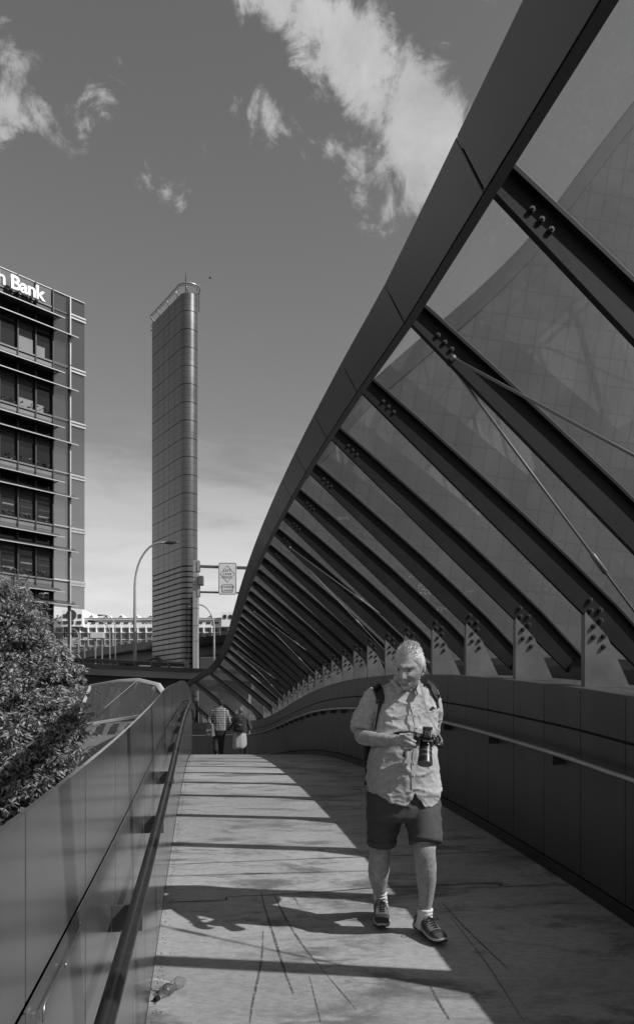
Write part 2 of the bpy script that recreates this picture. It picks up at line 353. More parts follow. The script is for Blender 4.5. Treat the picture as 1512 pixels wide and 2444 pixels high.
# ------------------------------------------------------------------ parapets
def hl_right(s): return 1.5
def hl_left(s): return interp([(1, 1.55), (5, 1.52), (8, 1.43), (14, 1.40), (24, 1.34), (40, 1.34)], s)[0]
def strip(fn, s0, s1, off0, off1, h0, h1, side, mb=None, n=3):
    """a curved slab: off0..off1 outward from the path edge, h0..h1 above the deck (numbers or functions of s)"""
    mb = mb or MB(); rings = []
    for i in range(n + 1):
        s = s0 + (s1 - s0) * i / n; a = tang(fn, s); o = Vector((a.y, -a.x, 0)) * side; p = fn(s); z = gz(s)
        H0 = h0(s) if callable(h0) else h0; H1 = h1(s) if callable(h1) else h1
        rings.append([p + o * off0 + Vector((0, 0, z + H0)), p + o * off1 + Vector((0, 0, z + H0)), p + o * off1 + Vector((0, 0, z + H1)), p + o * off0 + Vector((0, 0, z + H1))])
    return mb.loft(rings)
def parapet(root, fn, side, htop, mpan, s0, s1, groove=.32, mcore=M_gap, cap=.172):
    core = MB(); strip(fn, s0, s1, .03, max(cap - .012, .045), -.05, lambda s: htop(s) - (.012 if cap > .1 else .28), side, core, int((s1 - s0) / .3)); core.build('wall_core', mcore, root)
    kick = MB(); strip(fn, s0, s1, .012, .03, .0, .1, side, kick, int((s1 - s0) / .3)); kick.build('kick_board', M_steel, root)
    st = arclen_steps(fn, s0, s1, .6)
    for a, b in zip(st[:-1], st[1:]):
        g = (b - a) * .0065
        bv_ = bevel if cap > .1 else (lambda o, *k: o)
        bv_(strip(fn, a + g, b - g, 0, .028 if cap > .1 else .004, .12, lambda s: htop(s) - groove, side, n=2).build('lower_panel', mpan, root, autos=True), .002 if cap > .1 else .0003, 1)
        bv_(strip(fn, a + g, b - g, 0, cap, lambda s: htop(s) - groove + .016, htop, side, n=2).build('upper_panel', mpan, root, autos=True), .003 if cap > .1 else .0005, 1)
rw = thing('parapet_wall', 'dark charcoal panelled parapet wall under the glass canopy on the right side of the footpath', 'parapet', (2.8, 0, 0))
rw.location = (0, 0, 0)
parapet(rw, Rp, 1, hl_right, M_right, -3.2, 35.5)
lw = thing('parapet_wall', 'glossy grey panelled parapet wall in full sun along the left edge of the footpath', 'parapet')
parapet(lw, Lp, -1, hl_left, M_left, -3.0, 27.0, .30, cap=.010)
lw['kind'] = rw['kind'] = 'thing'
M_brk = mat('rail bracket', .07, .4, 0, .1, 6)
def rail(fn, side, off, h, r, s0, s1, m, root, brk, mb_):
    pts = [fn(s) + Vector((tang(fn, s).y, -tang(fn, s).x, 0)) * side * -off + Vector((0, 0, gz(s) + h)) for s in np.arange(s0, s1, .3)]
    MB().tube(pts, r, 14).build('handrail', m, root, smooth=True)
    for s in brk:
        a = tang(fn, s); o = Vector((a.y, -a.x, 0)) * side; p = fn(s); z = Vector((0, 0, gz(s)))
        q = [p - o * (off + .012) + z + Vector((0, 0, h - r * .6)), p - o * .001 + z + Vector((0, 0, h - r * .6)), p - o * .001 + z + Vector((0, 0, h - .088)), p - o * (off + .012) + z + Vector((0, 0, h - .088))]
        b = MB().prism([v - a * .006 for v in q], a * .012); b.tube([p - o * off + z + Vector((0, 0, h - .06)), p - o * off + z + Vector((0, 0, h))], .008, 8)
        b.build('bracket', mb_, root)
ST = [-5.0, -3.2, -1.65, -.4, .85, 2.12, 3.38, 4.65, 5.92, 7.19, 8.49, 9.69, 10.95, 12.05, 13.28, 14.4, 15.5, 16.7, 17.8, 18.9, 20.0, 21.1, 22.1, 23.2, 24.3, 25.4, 26.5, 27.6, 28.9, 30.2, 31.5, 32.8]
ST = ST[2:]
rail(Rp, 1, .085, .985, .021, -3.0, 35.2, M_rail, rw, [s + .02 for s in ST if s < 26], M_steel)
rail(Lp, -1, .075, 1.08, .0205, -1.5, 26.6, M_raild, lw, arclen_steps(Lp, -.2, 25, 1.24), M_brk)

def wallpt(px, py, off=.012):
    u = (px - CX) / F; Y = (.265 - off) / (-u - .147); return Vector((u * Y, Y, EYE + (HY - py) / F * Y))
MB().tube([wallpt(103, 2440), wallpt(106, 2396), wallpt(132, 2343), wallpt(158, 2290), wallpt(190, 2216)], .0019, 8).build('glint_rod', M_rail, lw, smooth=True)  # bright reflection in the gloss panel, modelled as a thin pale rod
for q_ in ((157, 2304), (191, 2204), (105, 2420)): MB().sphere(wallpt(*q_, .008), (.003, .003, .005), 8, 6).build('glint_bead', M_rail, lw, smooth=True)  # bright spots of the same reflection, added as small beads

# ------------------------------------------------------------------ canopy
def canopy_pt(s, w, h):
    w += interp([(-9, .3), (.5, .07), (2.2, .045), (3.4, .025), (4.65, 0), (50, 0)], s)[0] * max(0, w) / 1.745; a, c = frame(s); p = Rp(s) - c * .15 + c * w; h -= interp([(-9, 0), (25, 0), (28, .12), (30.5, .42), (33, .95)], s)[0] * max(0, (h - 1.5) / 2.15); return Vector((p.x, p.y, gz(s) + h))
LOW0, LOW1, LOW2 = (-.55, 1.546), (0, 2.05), (1.745, 3.65)
SL = Vector((1.745, 1.6)).normalized(); NO = Vector((-SL.y, SL.x))     # along and outward in the (w,h) plane
def lowpt(t): return Vector(LOW2) - SL * t                             # t metres down the rafter from its head
TL = 3.113
def depth(t): return interp([(0, .115), (.5, .15), (1.4, .20), (2.4, .225), (3.12, .19)], t)[0]
cn = thing('glass_canopy', 'long leaning canopy of dark steel ribs and glass sweeping over the footpath from the right', 'canopy')
def rafter(s):
    a, c = frame(s); mb = MB()
    def q(t, d): v = lowpt(t) + NO * d; return canopy_pt(s, v.x, v.y)
    ts = [0, .5, 1.0, 1.5, 2.0, 2.5, TL]
    web = [q(t, 0) for t in ts] + [q(t, depth(t)) for t in ts[::-1]]
    mb.prism([p - a * .011 for p in web], a * .022)
    for e0, e1, w in ((-.004, .010, .036), (None, None, .085)):
        for i in range(len(ts) - 1):
            t0, t1 = ts[i], ts[i + 1]
            d00, d01 = (e0, e1) if e0 is not None else (depth(t0) - .012, depth(t0) + .006)
            d10, d11 = (e0, e1) if e0 is not None else (depth(t1) - .012, depth(t1) + .006)
            mb.hexa([q(t0, d00) - a * w / 2, q(t0, d00) + a * w / 2, q(t0, d01) + a * w / 2, q(t0, d01) - a * w / 2], [q(t1, d10) - a * w / 2, q(t1, d10) + a * w / 2, q(t1, d11) + a * w / 2, q(t1, d11) - a * w / 2])
    return mb.build('rafter', M_rafter, cn)
M_clamp = mat('aluminium glazing bar', .12, .4, .6)
def clamp(s, ro):
    a, c = frame(s); 
    def q(t, d): v = lowpt(t) + NO * d; return canopy_pt(s, v.x, v.y)
    mb = MB(); ts = [0.02, .5, 1.0, 1.5, 2.0, 2.5, TL]
    for i in range(len(ts) - 1):
        f = []
        for t in (ts[i], ts[i + 1]):
            d = depth(t) + .007; f.append([q(t, d) - a * .030, q(t, d) + a * .030, q(t, d + .012) + a * .030, q(t, d + .012) - a * .030])
        mb.hexa(*f)
    mb.build('glazing_bar', M_clamp, ro)
def bolt_mesh():
    mb = MB(); hexa = lambda r, y: [Vector((r * math.cos(math.pi / 3 * k), y, r * math.sin(math.pi / 3 * k))) for k in range(6)]
    cir = lambda r, y: [Vector((r * math.cos(math.pi / 6 * k), y, r * math.sin(math.pi / 6 * k))) for k in range(12)]
    mb.loft([cir(.0215, 0), cir(.0215, -.003)]); mb.loft([hexa(.0185, -.004), hexa(.0185, -.02)]); mb.loft([cir(.010, -.02), cir(.010, -.029), cir(.008, -.031)])
    return mb.mesh('bolt', m=M_bolt)
BM = bolt_mesh()
def bolt(loc, a, parent, sc=1.0):
    o = bpy.data.objects.new('bolt', BM); COL.objects.link(o); ang = math.atan2(a.y, a.x) - math.pi / 2
    o.location = loc; o.rotation_euler = (0, random.uniform(0, 1), ang); o.scale = (sc,) * 3; o.parent = parent
GP = [(.0, 1.49), (.0, 2.05), (-.012, 2.055), (-.18, 1.885), (-.37, 1.49)]
def gusset(s, ro):
    a, c = frame(s)
    mb = MB(); mb.prism([canopy_pt(s, w, h) - a * .026 for w, h in GP], a * .05)
    mb.hexa([canopy_pt(s, .004, 1.49) - a * .03, canopy_pt(s, -.012, 1.49) - a * .03, canopy_pt(s, -.012, 1.49) + a * .03, canopy_pt(s, .004, 1.49) + a * .03],
            [canopy_pt(s, .004, 2.062) - a * .03, canopy_pt(s, -.012, 2.062) - a * .03, canopy_pt(s, -.012, 2.062) + a * .03, canopy_pt(s, .004, 2.062) + a * .03])
    g = mb.build('gusset_plate', M_gusset, cn)
    for w, h in [(-.067, 1.958), (-.067, 1.875), (-.148, 1.882), (-.148, 1.802)]: bolt(canopy_pt(s, w, h) - a * .026, a, g)
    for w, h in [(-.045, 2.16), (-.05, 2.08), (-.128, 2.085), (-.133, 2.005)]: bolt(canopy_pt(s, w, h) - a * .011, a, ro, 1.0)
    return g
def pane(s0, s1, m, i):
    mb = MB(); ds = .034
    ts = [-.02, .6, 1.3, 2.0, 2.7, TL - .02]
    lo = []; hi = []
    for t in ts:
        v = lowpt(t) + NO * (depth(max(t, 0)) + .022); u = v + NO * .012
        lo.append((canopy_pt(s0 + ds, v.x, v.y), canopy_pt(s1 - ds, v.x, v.y))); hi.append((canopy_pt(s0 + ds, u.x, u.y), canopy_pt(s1 - ds, u.x, u.y)))
    rings = [[l[0], l[1], h[1], h[0]] for l, h in zip(lo, hi)]
    return mb.loft(rings).build('glass_pane', m, cn)
def fascia(s0, s1):
    prof = [(1.772, 3.642), (1.888, 3.848), (1.876, 3.862), (1.74, 3.80), (1.705, 3.745)]
    mb = MB(); rings = []; g = .008
    for i in range(4):
        s = s0 + g + (s1 - s0 - 2 * g) * i / 3; rings.append([canopy_pt(s, w, h) for w, h in prof])
    bevel(mb.loft(rings).build('fascia_panel', M_fascia, cn, autos=True), .003, 1)
for i, s in enumerate(ST):
    ro = rafter(s); clamp(s, ro); gusset(s, ro); a, c = frame(s)
    for t in (.17, .225, .28):
        v = lowpt(t) + NO * .06; bolt(canopy_pt(s, v.x, v.y) - a * .011, a, ro, .68)
for i in range(len(ST) - 1):
    s0, s1 = ST[i], ST[i + 1]
    gp = pane(s0, s1, M_glass if i % 3 else M_glassd, i); fascia(s0, s1)
    for prof, nm, mm in (([(1.728, 3.628), (1.768, 3.640), (1.755, 3.668), (1.715, 3.655)], 'edge_angle', M_steel), ([(-.53, 1.50), (-.60, 1.50), (-.68, 1.64), (-.60, 1.70), (-.52, 1.62)], 'gutter_beam', M_steel), ([(-.40, 1.34), (-.52, 1.34), (-.52, 1.42), (-.40, 1.42)], 'gutter_beam', M_gusset)):
        mb = MB(); mb.loft([[canopy_pt(s0 + (s1 - s0) * k / 3, w, h) for w, h in prof] for k in range(4)]); mb.build(nm, mm, cn)
def rod(p, q, r=.0085):
    d = (q - p); mb = MB(); mb.tube([p, q], r, 8)
    m = p + d * .62; u = d.normalized(); mb.tube([m - u * .09, m - u * .085, m + u * .085, m + u * .09], [.009, .018, .018, .009], 8)
    for e in (p, q): mb.sphere(e, .02, 8, 6)
    mb.build('tie_rod', M_rod, cn, smooth=True)
for k in (6, 12, 18, 24):
    if k >= len(ST) - 2: continue
    k -= 1; s = ST[k]
    v = lowpt(.32) + NO * .02; top = canopy_pt(s, v.x, v.y); a, c = frame(s)
    rod(top - a * .03, canopy_pt(ST[k - 1] + .03, -.0, 2.12)); rod(top + a * .03, canopy_pt(ST[k] + .62 * (ST[k + 1] - ST[k]), -.42, 1.70))

# scribbles scratched into one pane of the canopy
def on_pane(px, py, k):
    v0 = lowpt(.3) + NO * (depth(.3) + .019); v1 = lowpt(2.7) + NO * (depth(2.7) + .019)
    A = canopy_pt(ST[k], v0.x, v0.y); B = canopy_pt(ST[k + 1], v0.x, v0.y); D = canopy_pt(ST[k], v1.x, v1.y)
    n = (B - A).cross(D - A); o = Vector((0, 0, EYE)); d = Vector(((px - CX) / F, 1, (HY - py) / F)); t = (A - o).dot(n) / d.dot(n); return o + d * t, t
def scribble(pts, r=.0022):
    best = min(range(3, len(ST) - 2), key=lambda k: abs(on_pane(pts[0][0], pts[0][1], k)[1] - (ST[k] + ST[k + 1]) / 2))
    q = [on_pane(x, y, best)[0] for x, y in pts]; MB().tube(q, r, 5).build('etched_scribble', M_scratch, cn)
def S4(l): return [(665.3 + x * .32, 1028.2 + y * .32) for x, y in l]
for l in ([(950,1142),(945,1120),(960,1105),(968,1085),(985,1092),(1000,1085),(1030,1090)], [(1035,1125),(1050,1118),(1040,1140),(1062,1135),(1045,1158),(1032,1150)], [(1065,1135),(1078,1125),(1080,1145),(1064,1150)], [(1100,1130),(1086,1135),(1098,1148),(1084,1152)],
          [(1030,1190),(1034,1163),(1045,1182),(1056,1163),(1058,1190)], [(1066,1175),(1080,1170),(1080,1188),(1068,1186),(1066,1175)], [(1086,1190),(1088,1172),(1100,1172)], [(1104,1172),(1118,1185),(1104,1188),(1130,1176),(1138,1192)],
          [(1003,1212),(1020,1203),(1035,1216),(1050,1204),(1066,1218),(1080,1205),(1098,1220),(1112,1208),(1130,1221),(1150,1212),(1168,1220)], [(1205,1108),(1240,1112),(1236,1130),(1262,1140),(1270,1160)], [(1150,1335),(1175,1330),(1185,1340),(1205,1335),(1212,1345),(1240,1335),(1278,1328)],
          [(400,655),(420,665),(440,652),(460,664),(500,655),(520,662)], [(1375,1222),(1400,1226),(1430,1215)]):
    scribble(S4(l))
# ------------------------------------------------------------------ ground and far things
M_asph = mat('asphalt', .06, .9, 0, .3, .2, 6, .02, 20)
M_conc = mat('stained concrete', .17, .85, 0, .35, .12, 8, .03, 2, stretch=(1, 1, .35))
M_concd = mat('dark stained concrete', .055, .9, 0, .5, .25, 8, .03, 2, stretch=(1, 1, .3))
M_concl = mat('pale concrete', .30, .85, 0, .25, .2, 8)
M_pole = mat('galvanised pole', .30, .5, .3, .15, 6, 4)
M_sign = mat('white sign face', .62, .5, 0, .05, 2)
M_black = mat('black lettering', .02, .6)
struct(MB().add([(-900, -400, -6), (900, -400, -6), (900, 1500, -6), (-900, 1500, -6)], [(0, 1, 2, 3)]).build('ground', M_asph))

# ---- office building
Y0 = 70.0; B0 = Vector((-20.96, Y0, 0)); BD = Vector((-.672, -.74, 0)).normalized(); BN = Vector((.74, -.672, 0)).normalized()
off = thing('office_building', 'tall glass office block with sunshade blades and a white bank sign', 'building', (0, 0, 0))
M_og = mat('office dark glass', .012, .07, 0, .4, .25, 3, spec=.35)
M_cg = glassmat('tinted screen glass', .60, .03, .8, .05, .8)
M_ofr = mat('office dark frame', .035, .45, .3)
M_ofin = mat('office pale fin', .36, .45, .2, .1, 2)
M_oled = mat('office dull ledge', .13, .5, .2, .15, 2)
M_osp = mat('office grille', .075, .6, 0, .3, 14, 2, stretch=(1, 1, .2))
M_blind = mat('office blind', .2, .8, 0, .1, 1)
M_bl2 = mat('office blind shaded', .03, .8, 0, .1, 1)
M_shade = mat('sunshade blade', .10, .5, .3, .15, 2)
def ob(t0, t1, z0, z1, d0, d1, mb=None):     # box on the facade: t along from the corner, d outwards
    mb = mb or MB(); q = [B0 + BD * t0 + BN * d0, B0 + BD * t1 + BN * d0, B0 + BD * t1 + BN * d1, B0 + BD * t0 + BN * d1]
    return mb.hexa([p + Vector((0, 0, z0)) for p in q], [p + Vector((0, 0, z1)) for p in q])
ZT = 38.1; TE = 20.0
ob(3.1, TE, -6, ZT - .6, -14, -.42).build('core_block', M_ofr, off)
J = [36.6, 31.85, 27.08, 22.35, 17.6, 12.85, 8.1, 3.35, -1.4, -6]
FINT = 1.62
for i in range(len(J) - 1):
    za, zb = J[i], J[i + 1]
    zlo = max(zb + .12, 10.5)
    if za > 10.6:
        ob(0, FINT - .05, zlo, za - .12, -.03, .0).build('corner_glass', M_cg, off)
        ob(FINT + .06, 3.02, zlo, za - .12, -.03, .0).build('corner_glass', M_cg, off)
    for zz in (za - .02, za - .30):
        if za > 10.6: ob(.0, FINT - .02, zz - .07, zz + .07, .02, .22).build('ledge', M_ofin, off)
    if za > 10.6: ob(FINT, 3.1, za - .16, za - .02, -.03, .1).build('ledge', M_ofr, off)
    # spandrel band with grille, under it clerestory, blades, windows
    ob(3.1, TE, za - .10, za + .03, -.4, .10).build('ledge', M_oled, off)
    mb = MB(); ob(3.1, TE, za - .95, za - .14, -.4, .0, mb); mb.build('spandrel', M_osp, off)
    mb = MB(); ob(3.1, TE, za - .5, za - .22, .0, .02, mb); mb.build('spandrel_strip', M_oled if i else M_ofr, off)
    ob(3.1, TE, zb + .04, za - .97, -.4, -.16).build('window_glass', M_og, off)
    t = 3.07; n = 0
    while t < TE:
        ob(t, t + .1, zb, za, -.38, .14).build('mullion', M_ofr, off)
        # blinds at odd heights behind each pane
        random.seed(100 + i * 17 + n)
        if i < 8 and t < 11:
            top = za - 2.1
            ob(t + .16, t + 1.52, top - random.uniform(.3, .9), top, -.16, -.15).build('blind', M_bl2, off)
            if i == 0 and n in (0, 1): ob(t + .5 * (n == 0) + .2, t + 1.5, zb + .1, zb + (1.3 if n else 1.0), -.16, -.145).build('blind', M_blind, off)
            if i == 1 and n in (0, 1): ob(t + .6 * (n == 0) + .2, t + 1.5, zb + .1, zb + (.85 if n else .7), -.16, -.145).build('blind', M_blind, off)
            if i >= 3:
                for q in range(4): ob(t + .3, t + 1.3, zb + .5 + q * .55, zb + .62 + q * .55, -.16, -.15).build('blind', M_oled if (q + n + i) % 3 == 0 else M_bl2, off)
        t += 1.6; n += 1
    ob(3.1, TE, za - 2.05, za - 1.93, -.38, .1).build('transom', M_ofr, off)
    for (tt, zz, w, tk) in ((2.55, za - .82, 1.25, .10), (1.0, za - 1.85, .85, .09)):
        p = [(0.0, zz), (w, zz - .42), (w, zz - .36), (0.0, zz + tk)]
        mb = MB(); a = [B0 + BD * tt + BN * d + Vector((0, 0, z)) for d, z in p]; mb.prism([a[0], a[1] + BD * .35, a[2] + BD * .35, a[3]], BD * (TE - tt)); mb.build('sunshade', M_shade, off)
        mb = MB(); ob(tt + .1, TE, zz - .42, zz - .35, w, w + .05, mb); mb.build('sunshade_edge', M_ofin, off)
        t = 3.07
        while t < TE:
            mb = MB(); mb.bar(B0 + BD * t + Vector((0, 0, zz - .3)), B0 + BD * t + BN * w * .8 + Vector((0, 0, zz - .25)), .05, .08); mb.build('shade_arm', M_ofr, off); t += 1.6
    if i < 8:
        ob(FINT - .06, FINT + .06, zb + .1, za + .0, 0, .42).build('fin', M_ofin, off)
ob(FINT - .06, FINT + .06, 36.6, ZT - .2, 0, .42).build('fin', M_ofin, off)
ob(3.1, TE, 36.62, ZT, -.3, .0).build('roof_screen', M_osp, off); ob(0, 3.05, 36.62, ZT, -.03, .0).build('corner_glass', M_cg, off)
ob(0, TE, ZT, ZT + .07, -.34, .06).build('parapet_cap', M_ofin, off)
for k in range(10): ob(3.1 + 1.6 * k, 3.2 + 1.6 * k, 35.8, ZT, 0, .2).build('mullion', M_ofr, off)
M_letter = mat('white sign letters', .85, .5); M_letter_side = mat('letter sides', .35, .5)
text_obj('sign_lettering', 'Commonwealth Bank', 1.62, M_letter, off, basis(-BD, Vector((0, 0, 1)), BN, B0 + BD * 4.35 + BN * .75 + Vector((0, 0, 36.35))), .12, 'RIGHT', bold=.035, spacing=.93)
# planter greenery glimpsed inside the lower windows
M_plant = mat('indoor leaves', .05, .6, 0, .4, 6)
for i in (1, 2, 3, 4, 5):
    mb = MB(); random.seed(i)
    for k in range(70):
        t = random.uniform(3.3, 8.5); z = J[i + 1] + random.uniform(.05, .55); c_ = B0 + BD * t + BN * -.12 + Vector((0, 0, z)); a = Vector((random.gauss(0, 1), random.gauss(0, 1), random.gauss(0, 1))).normalized() * .18; b = a.cross(Vector((.3, 1, .2))).normalized() * .06
        mb.add([c_ - a, c_ + b, c_ + a, c_ - b], [(0, 1, 2, 3)])
    tag(mb.build('window_plants', M_plant, None), 'leafy plants on the sill inside the office windows, %s storey below the bank sign' % ('first', 'second', 'third', 'fourth', 'fifth')[i - 1], 'plants', 'plants inside the office windows')['kind'] = 'stuff'

# ---- vent tower: slab with rounded ends
tw = thing('ventilation_tower', 'tall slender metal clad tower with rounded edge and a tubular crown ring', 'tower')
TA = Vector((-19.85, 120, 0)); TD = Vector((-.57, .82, 0)).normalized(); TNn = Vector((TD.y, -TD.x, 0))   # TNn points to the right / camera
RAD = 1.38; LEN = 10.7
def tower_ring(r, L0=0.0, L1=LEN, n=16):
    pts = []
    for k in range(n + 1):
        th = math.pi * k / n; pts.append(TA + TD * (L0 - 0) + TNn * (r * math.cos(th)) - TD * (r * math.sin(th)))
    for k in range(n + 1):
        th = math.pi * k / n; pts.append(TA + TD * L1 - TNn * (r * math.cos(th)) + TD * (r * math.sin(th)))
    return pts
M_tow = mat('anodised cladding', .15, .34, .7, .08, .3, 4, .008, .6)
M_towd = mat('tower reveal', .012, .7)
def up(r, z): return [p + Vector((0, 0, z)) for p in r]
mb = MB(); mb.loft([up(tower_ring(RAD - .09), -6), up(tower_ring(RAD - .09), 65.2)]); mb.build('tower_core', M_towd, tw)
ztop = 65.3; z = ztop; hP = .93; k = 0; zs = []
while z > 24: zs.append((z - hP, z, .10 if k % 3 == 0 else .022)); z -= hP; k += 1
while z > 3.5: zs.append((z - .83, z, .22)); z -= .83
up_m = MB()
for z0, z1, g in zs:
    ring0 = up(tower_ring(RAD), z0 + .0); ring1 = up(tower_ring(RAD), z1 - g)
    up_m.loft([ring0, ring1])
mp_ = MB(); mp_.loft([up(tower_ring(RAD + .15), -6), up(tower_ring(RAD + .15), z)]); mp_.build('plinth', M_concd, tw)
o = up_m.build('cladding', M_tow, tw, autos=True)
mb = MB()
for t in (2.1, 4.2, 6.3, 8.4):
    for sgn in (-1, 1):
        p = TA + TD * t + TNn * sgn * (RAD + .003); mb.bar(p + Vector((0, 0, -6)), p + Vector((0, 0, 65.2)), .03, .012, TNn)
mb.build('cladding_joint', M_towd, tw)
def crown_ring(r, z0, z1):
    pts = []
    for th in np.linspace(-.2, math.pi + .2, 16): pts.append(TA + TNn * (r * math.cos(th)) - TD * (r * math.sin(th)) + Vector((0, 0, z0)))
    for th in np.linspace(-.2, math.pi + .2, 16): pts.append(TA + TD * LEN - TNn * (r * .9 * math.cos(th)) + TD * (r * .9 * math.sin(th)) + Vector((0, 0, z1)))
    return pts + [pts[0]]
M_tube = mat('crown tube', .42, .35, .7)
MB().tube(crown_ring(RAD + .42, 66.45, 66.45), .13, 10).build('crown_ring', M_tube, tw, smooth=True)
MB().tube(crown_ring(RAD + .28, 66.2, 66.2), .06, 8).build('crown_ring', M_tube, tw, smooth=True)
for t in (-.9, 1.2, 4.5, 8, LEN):
    for sg in (-1, 1):
        p = TA + TD * t + TNn * sg * (RAD - .1 if t > 0 else .5) + Vector((0, 0, 65.2)); q = TA + TD * (t - .25) + TNn * sg * (RAD + .40 if t > 0 else 1.0) + Vector((0, 0, 66.4))
        MB().tube([p, q], .07, 8).build('crown_strut', M_tube, tw, smooth=True)
a0 = TA + TD * 1.0
MB().tube([a0 + Vector((0, 0, 65.2)), a0 + Vector((0, 0, 68.4)), a0 + Vector((0, 0, 69.4))], [.08, .07, .035], 6).build('antenna', M_ofr, tw)
for t, h in ((5.5, 1.6), (9.2, 1.4)): 
    p = TA + TD * t; MB().tube([p + Vector((0, 0, 65.2)), p + Vector((0, 0, 65.2 + h))], .035, 6).build('antenna', M_ofr, tw)
p = TA + TNn * (RAD + .3) - TD * .2
mb = MB(); mb.tube([p + Vector((0, 0, 66.4)), p + Vector((0, 0, 63.4))], .04, 6)
for k in range(8): mb.sphere(p + Vector((0, 0, 66.1 - k * .38)), .09, 6, 5)
mb.build('ladder_chain', M_ofr, tw)
mb = MB(); e = TA + TD * (LEN + RAD + .5); mb.box(e + Vector((-.9, -.3, 65.1)), e + Vector((.5, .3, 65.25))); mb.box(e + Vector((-.8, -.2, 65.25)), e + Vector((-.5, .1, 66.0))); mb.build('roof_bracket', M_ofin, tw)

# ---- elevated roads
def slab_px(name, pts, Ya, depth, m, parent, z_off=0):
    """a road girder whose near face follows rows (px, top, bottom) at distance Ya(px)"""
    mb = MB(); rings = []
    for px, t, b in pts:
        Y = Ya(px); A = P(px, t, Y); Bt = P(px, b, Y); d = Vector((0, depth, 0))
        rings.append([A, Bt, Bt + d, A + d])
    return mb.loft(rings).build(name, m, parent, autos=True)
v1 = thing('elevated_road', 'near concrete elevated road with low steel railing behind the tree and the far canopy', 'viaduct')
Ya = lambda px: 48 + (px - 100) * -.012
top1 = [(60, 1575), (150, 1581), (250, 1586), (360, 1591), (430, 1594), (500, 1596), (600, 1600)]
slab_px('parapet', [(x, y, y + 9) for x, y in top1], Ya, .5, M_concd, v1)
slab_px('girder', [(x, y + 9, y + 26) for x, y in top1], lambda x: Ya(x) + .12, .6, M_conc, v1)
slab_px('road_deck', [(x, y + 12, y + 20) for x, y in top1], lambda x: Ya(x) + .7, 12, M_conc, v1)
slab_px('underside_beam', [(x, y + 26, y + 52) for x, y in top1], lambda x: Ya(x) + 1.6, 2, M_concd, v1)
mb = MB(); 
for i in range(30):
    px = 80 + i * 13.5; Y = Ya(px); yt = interp(top1, px)[0]
    if i % 3 == 0:
        mb = MB(); mb.bar(P(px, yt, Y + .25), P(px - 2, yt - 11, Y + .25), .12, .14); mb.build('railing_post', M_steel, v1)
MB().tube([P(60 + i * 20, interp(top1, 60 + i * 20)[0] - 10, Ya(60 + i * 20) + .25) for i in range(20)], .085, 6).build('railing', M_steel, v1)
MB().tube([P(60 + i * 20, interp(top1, 60 + i * 20)[0] - 4.5, Ya(60 + i * 20) + .25) for i in range(20)], .05, 6).build('railing', M_steel, v1)
# raised service hoop on the road edge
MB().tube([P(300, 1586, 46), P(322, 1587, 46), P(345, 1578, 46), P(364, 1571, 46), P(378, 1571, 46), P(386, 1578, 46), P(394, 1583, 46), P(449, 1584, 46), P(447, 1588, 46)], .13, 6).build('railing_hoop', M_steel, v1)
MB().bar(P(386, 1580, 46), P(389, 1590, 46), .2, .2).build('railing_post', M_steel, v1)
for px in (130, 330, 560):
    a = P(px, interp(top1, px)[0] + 40, Ya(px) + 4); MB().box((a.x - .9, a.y - .9, -6), (a.x + .9, a.y + .9, a.z + .6)).build('pier', M_conc, v1)
v2 = thing('elevated_road', 'farther concrete elevated road with dark stained parapet rising in front of the long brick building', 'viaduct')
Yb = lambda px: 140
top2 = [(100, 1568), (167, 1560), (215, 1551), (264, 1543), (310, 1536), (365, 1531), (420, 1527), (480, 1520), (546, 1514), (640, 1508)]
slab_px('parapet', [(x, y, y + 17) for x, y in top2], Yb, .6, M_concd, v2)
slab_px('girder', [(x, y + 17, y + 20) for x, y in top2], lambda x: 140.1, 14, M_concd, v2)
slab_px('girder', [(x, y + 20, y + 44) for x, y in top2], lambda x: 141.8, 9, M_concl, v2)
for k in range(34):
    px = 110 + k * 15; yt = interp(top2, px)[0]; MB().bar(P(px, yt, 140.3), P(px + 3, yt - 6, 140.3), .12, .14).build('railing_post', M_pole, v2)
MB().tube([P(105 + k * 18, interp(top2, 105 + k * 18)[0] - 5.5, 140.3) for k in range(29)], .07, 5).build('railing', M_pole, v2)
for px in (240, 400, 525):
    a = P(px, interp(top2, px)[0] + 60, 146); MB().box((a.x - 1.5, a.y - 1, -6), (a.x + 1.5, a.y + 1, a.z + 2)).build('pier', M_conc, v2)
# dark service wall under the far road, right of the tower
bw = MB(); a = P(475, 1568, 90); b = P(560, 1568, 90); bw.box((a.x, 90, -6), (b.x + 6, 92, a.z)); tag(bevel(bw.build('retaining_wall', M_concd), .1, 1), 'dark low retaining wall under the farther elevated road, right of the tower', 'wall')['kind'] = 'thing'

# ---- long brick and white building
gb = thing('brick_warehouse', 'long brick and white warehouse building with rows of square windows and a saw tooth roof', 'building')
YG = 170.0
M_brick = mat('brick wall', .27, .85, 0, .12, .5, 5)
M_white = mat('white render', .9, .8, 0, .06, .2, 4)
M_win = mat('warehouse window', .03, .15, 0, .5, .2, 3)
M_frame = mat('warehouse frame', .7, .6)
def gbox(px0, px1, y0, y1, d0, d1, mb=None):      # rows given at the facade plane, d = metres towards the camera
    mb = mb or MB(); a = P(px0, y1, YG); b = P(px1, y0, YG); return mb.box((a.x, YG - d1, a.z), (b.x, YG - d0, b.z))
gbox(20, 640, 1496, 1776, -30, 0).build('wall', M_brick, gb)
gbox(60, 620, 1476, 1497, -28, .15).build('wall', M_white, gb)
gbox(60, 620, 1474.5, 1476.4, -26, .35).build('cornice', M_white, gb)
gbox(60, 620, 1479.2, 1480, .15, .4).build('cornice', M_white, gb)
for y in (1494.5, 1509.5, 1526.2, 1541.5): gbox(60, 620, y, y + (3.6 if y < 1500 else 1.4), 0, .35).build('string_course', M_white, gb)
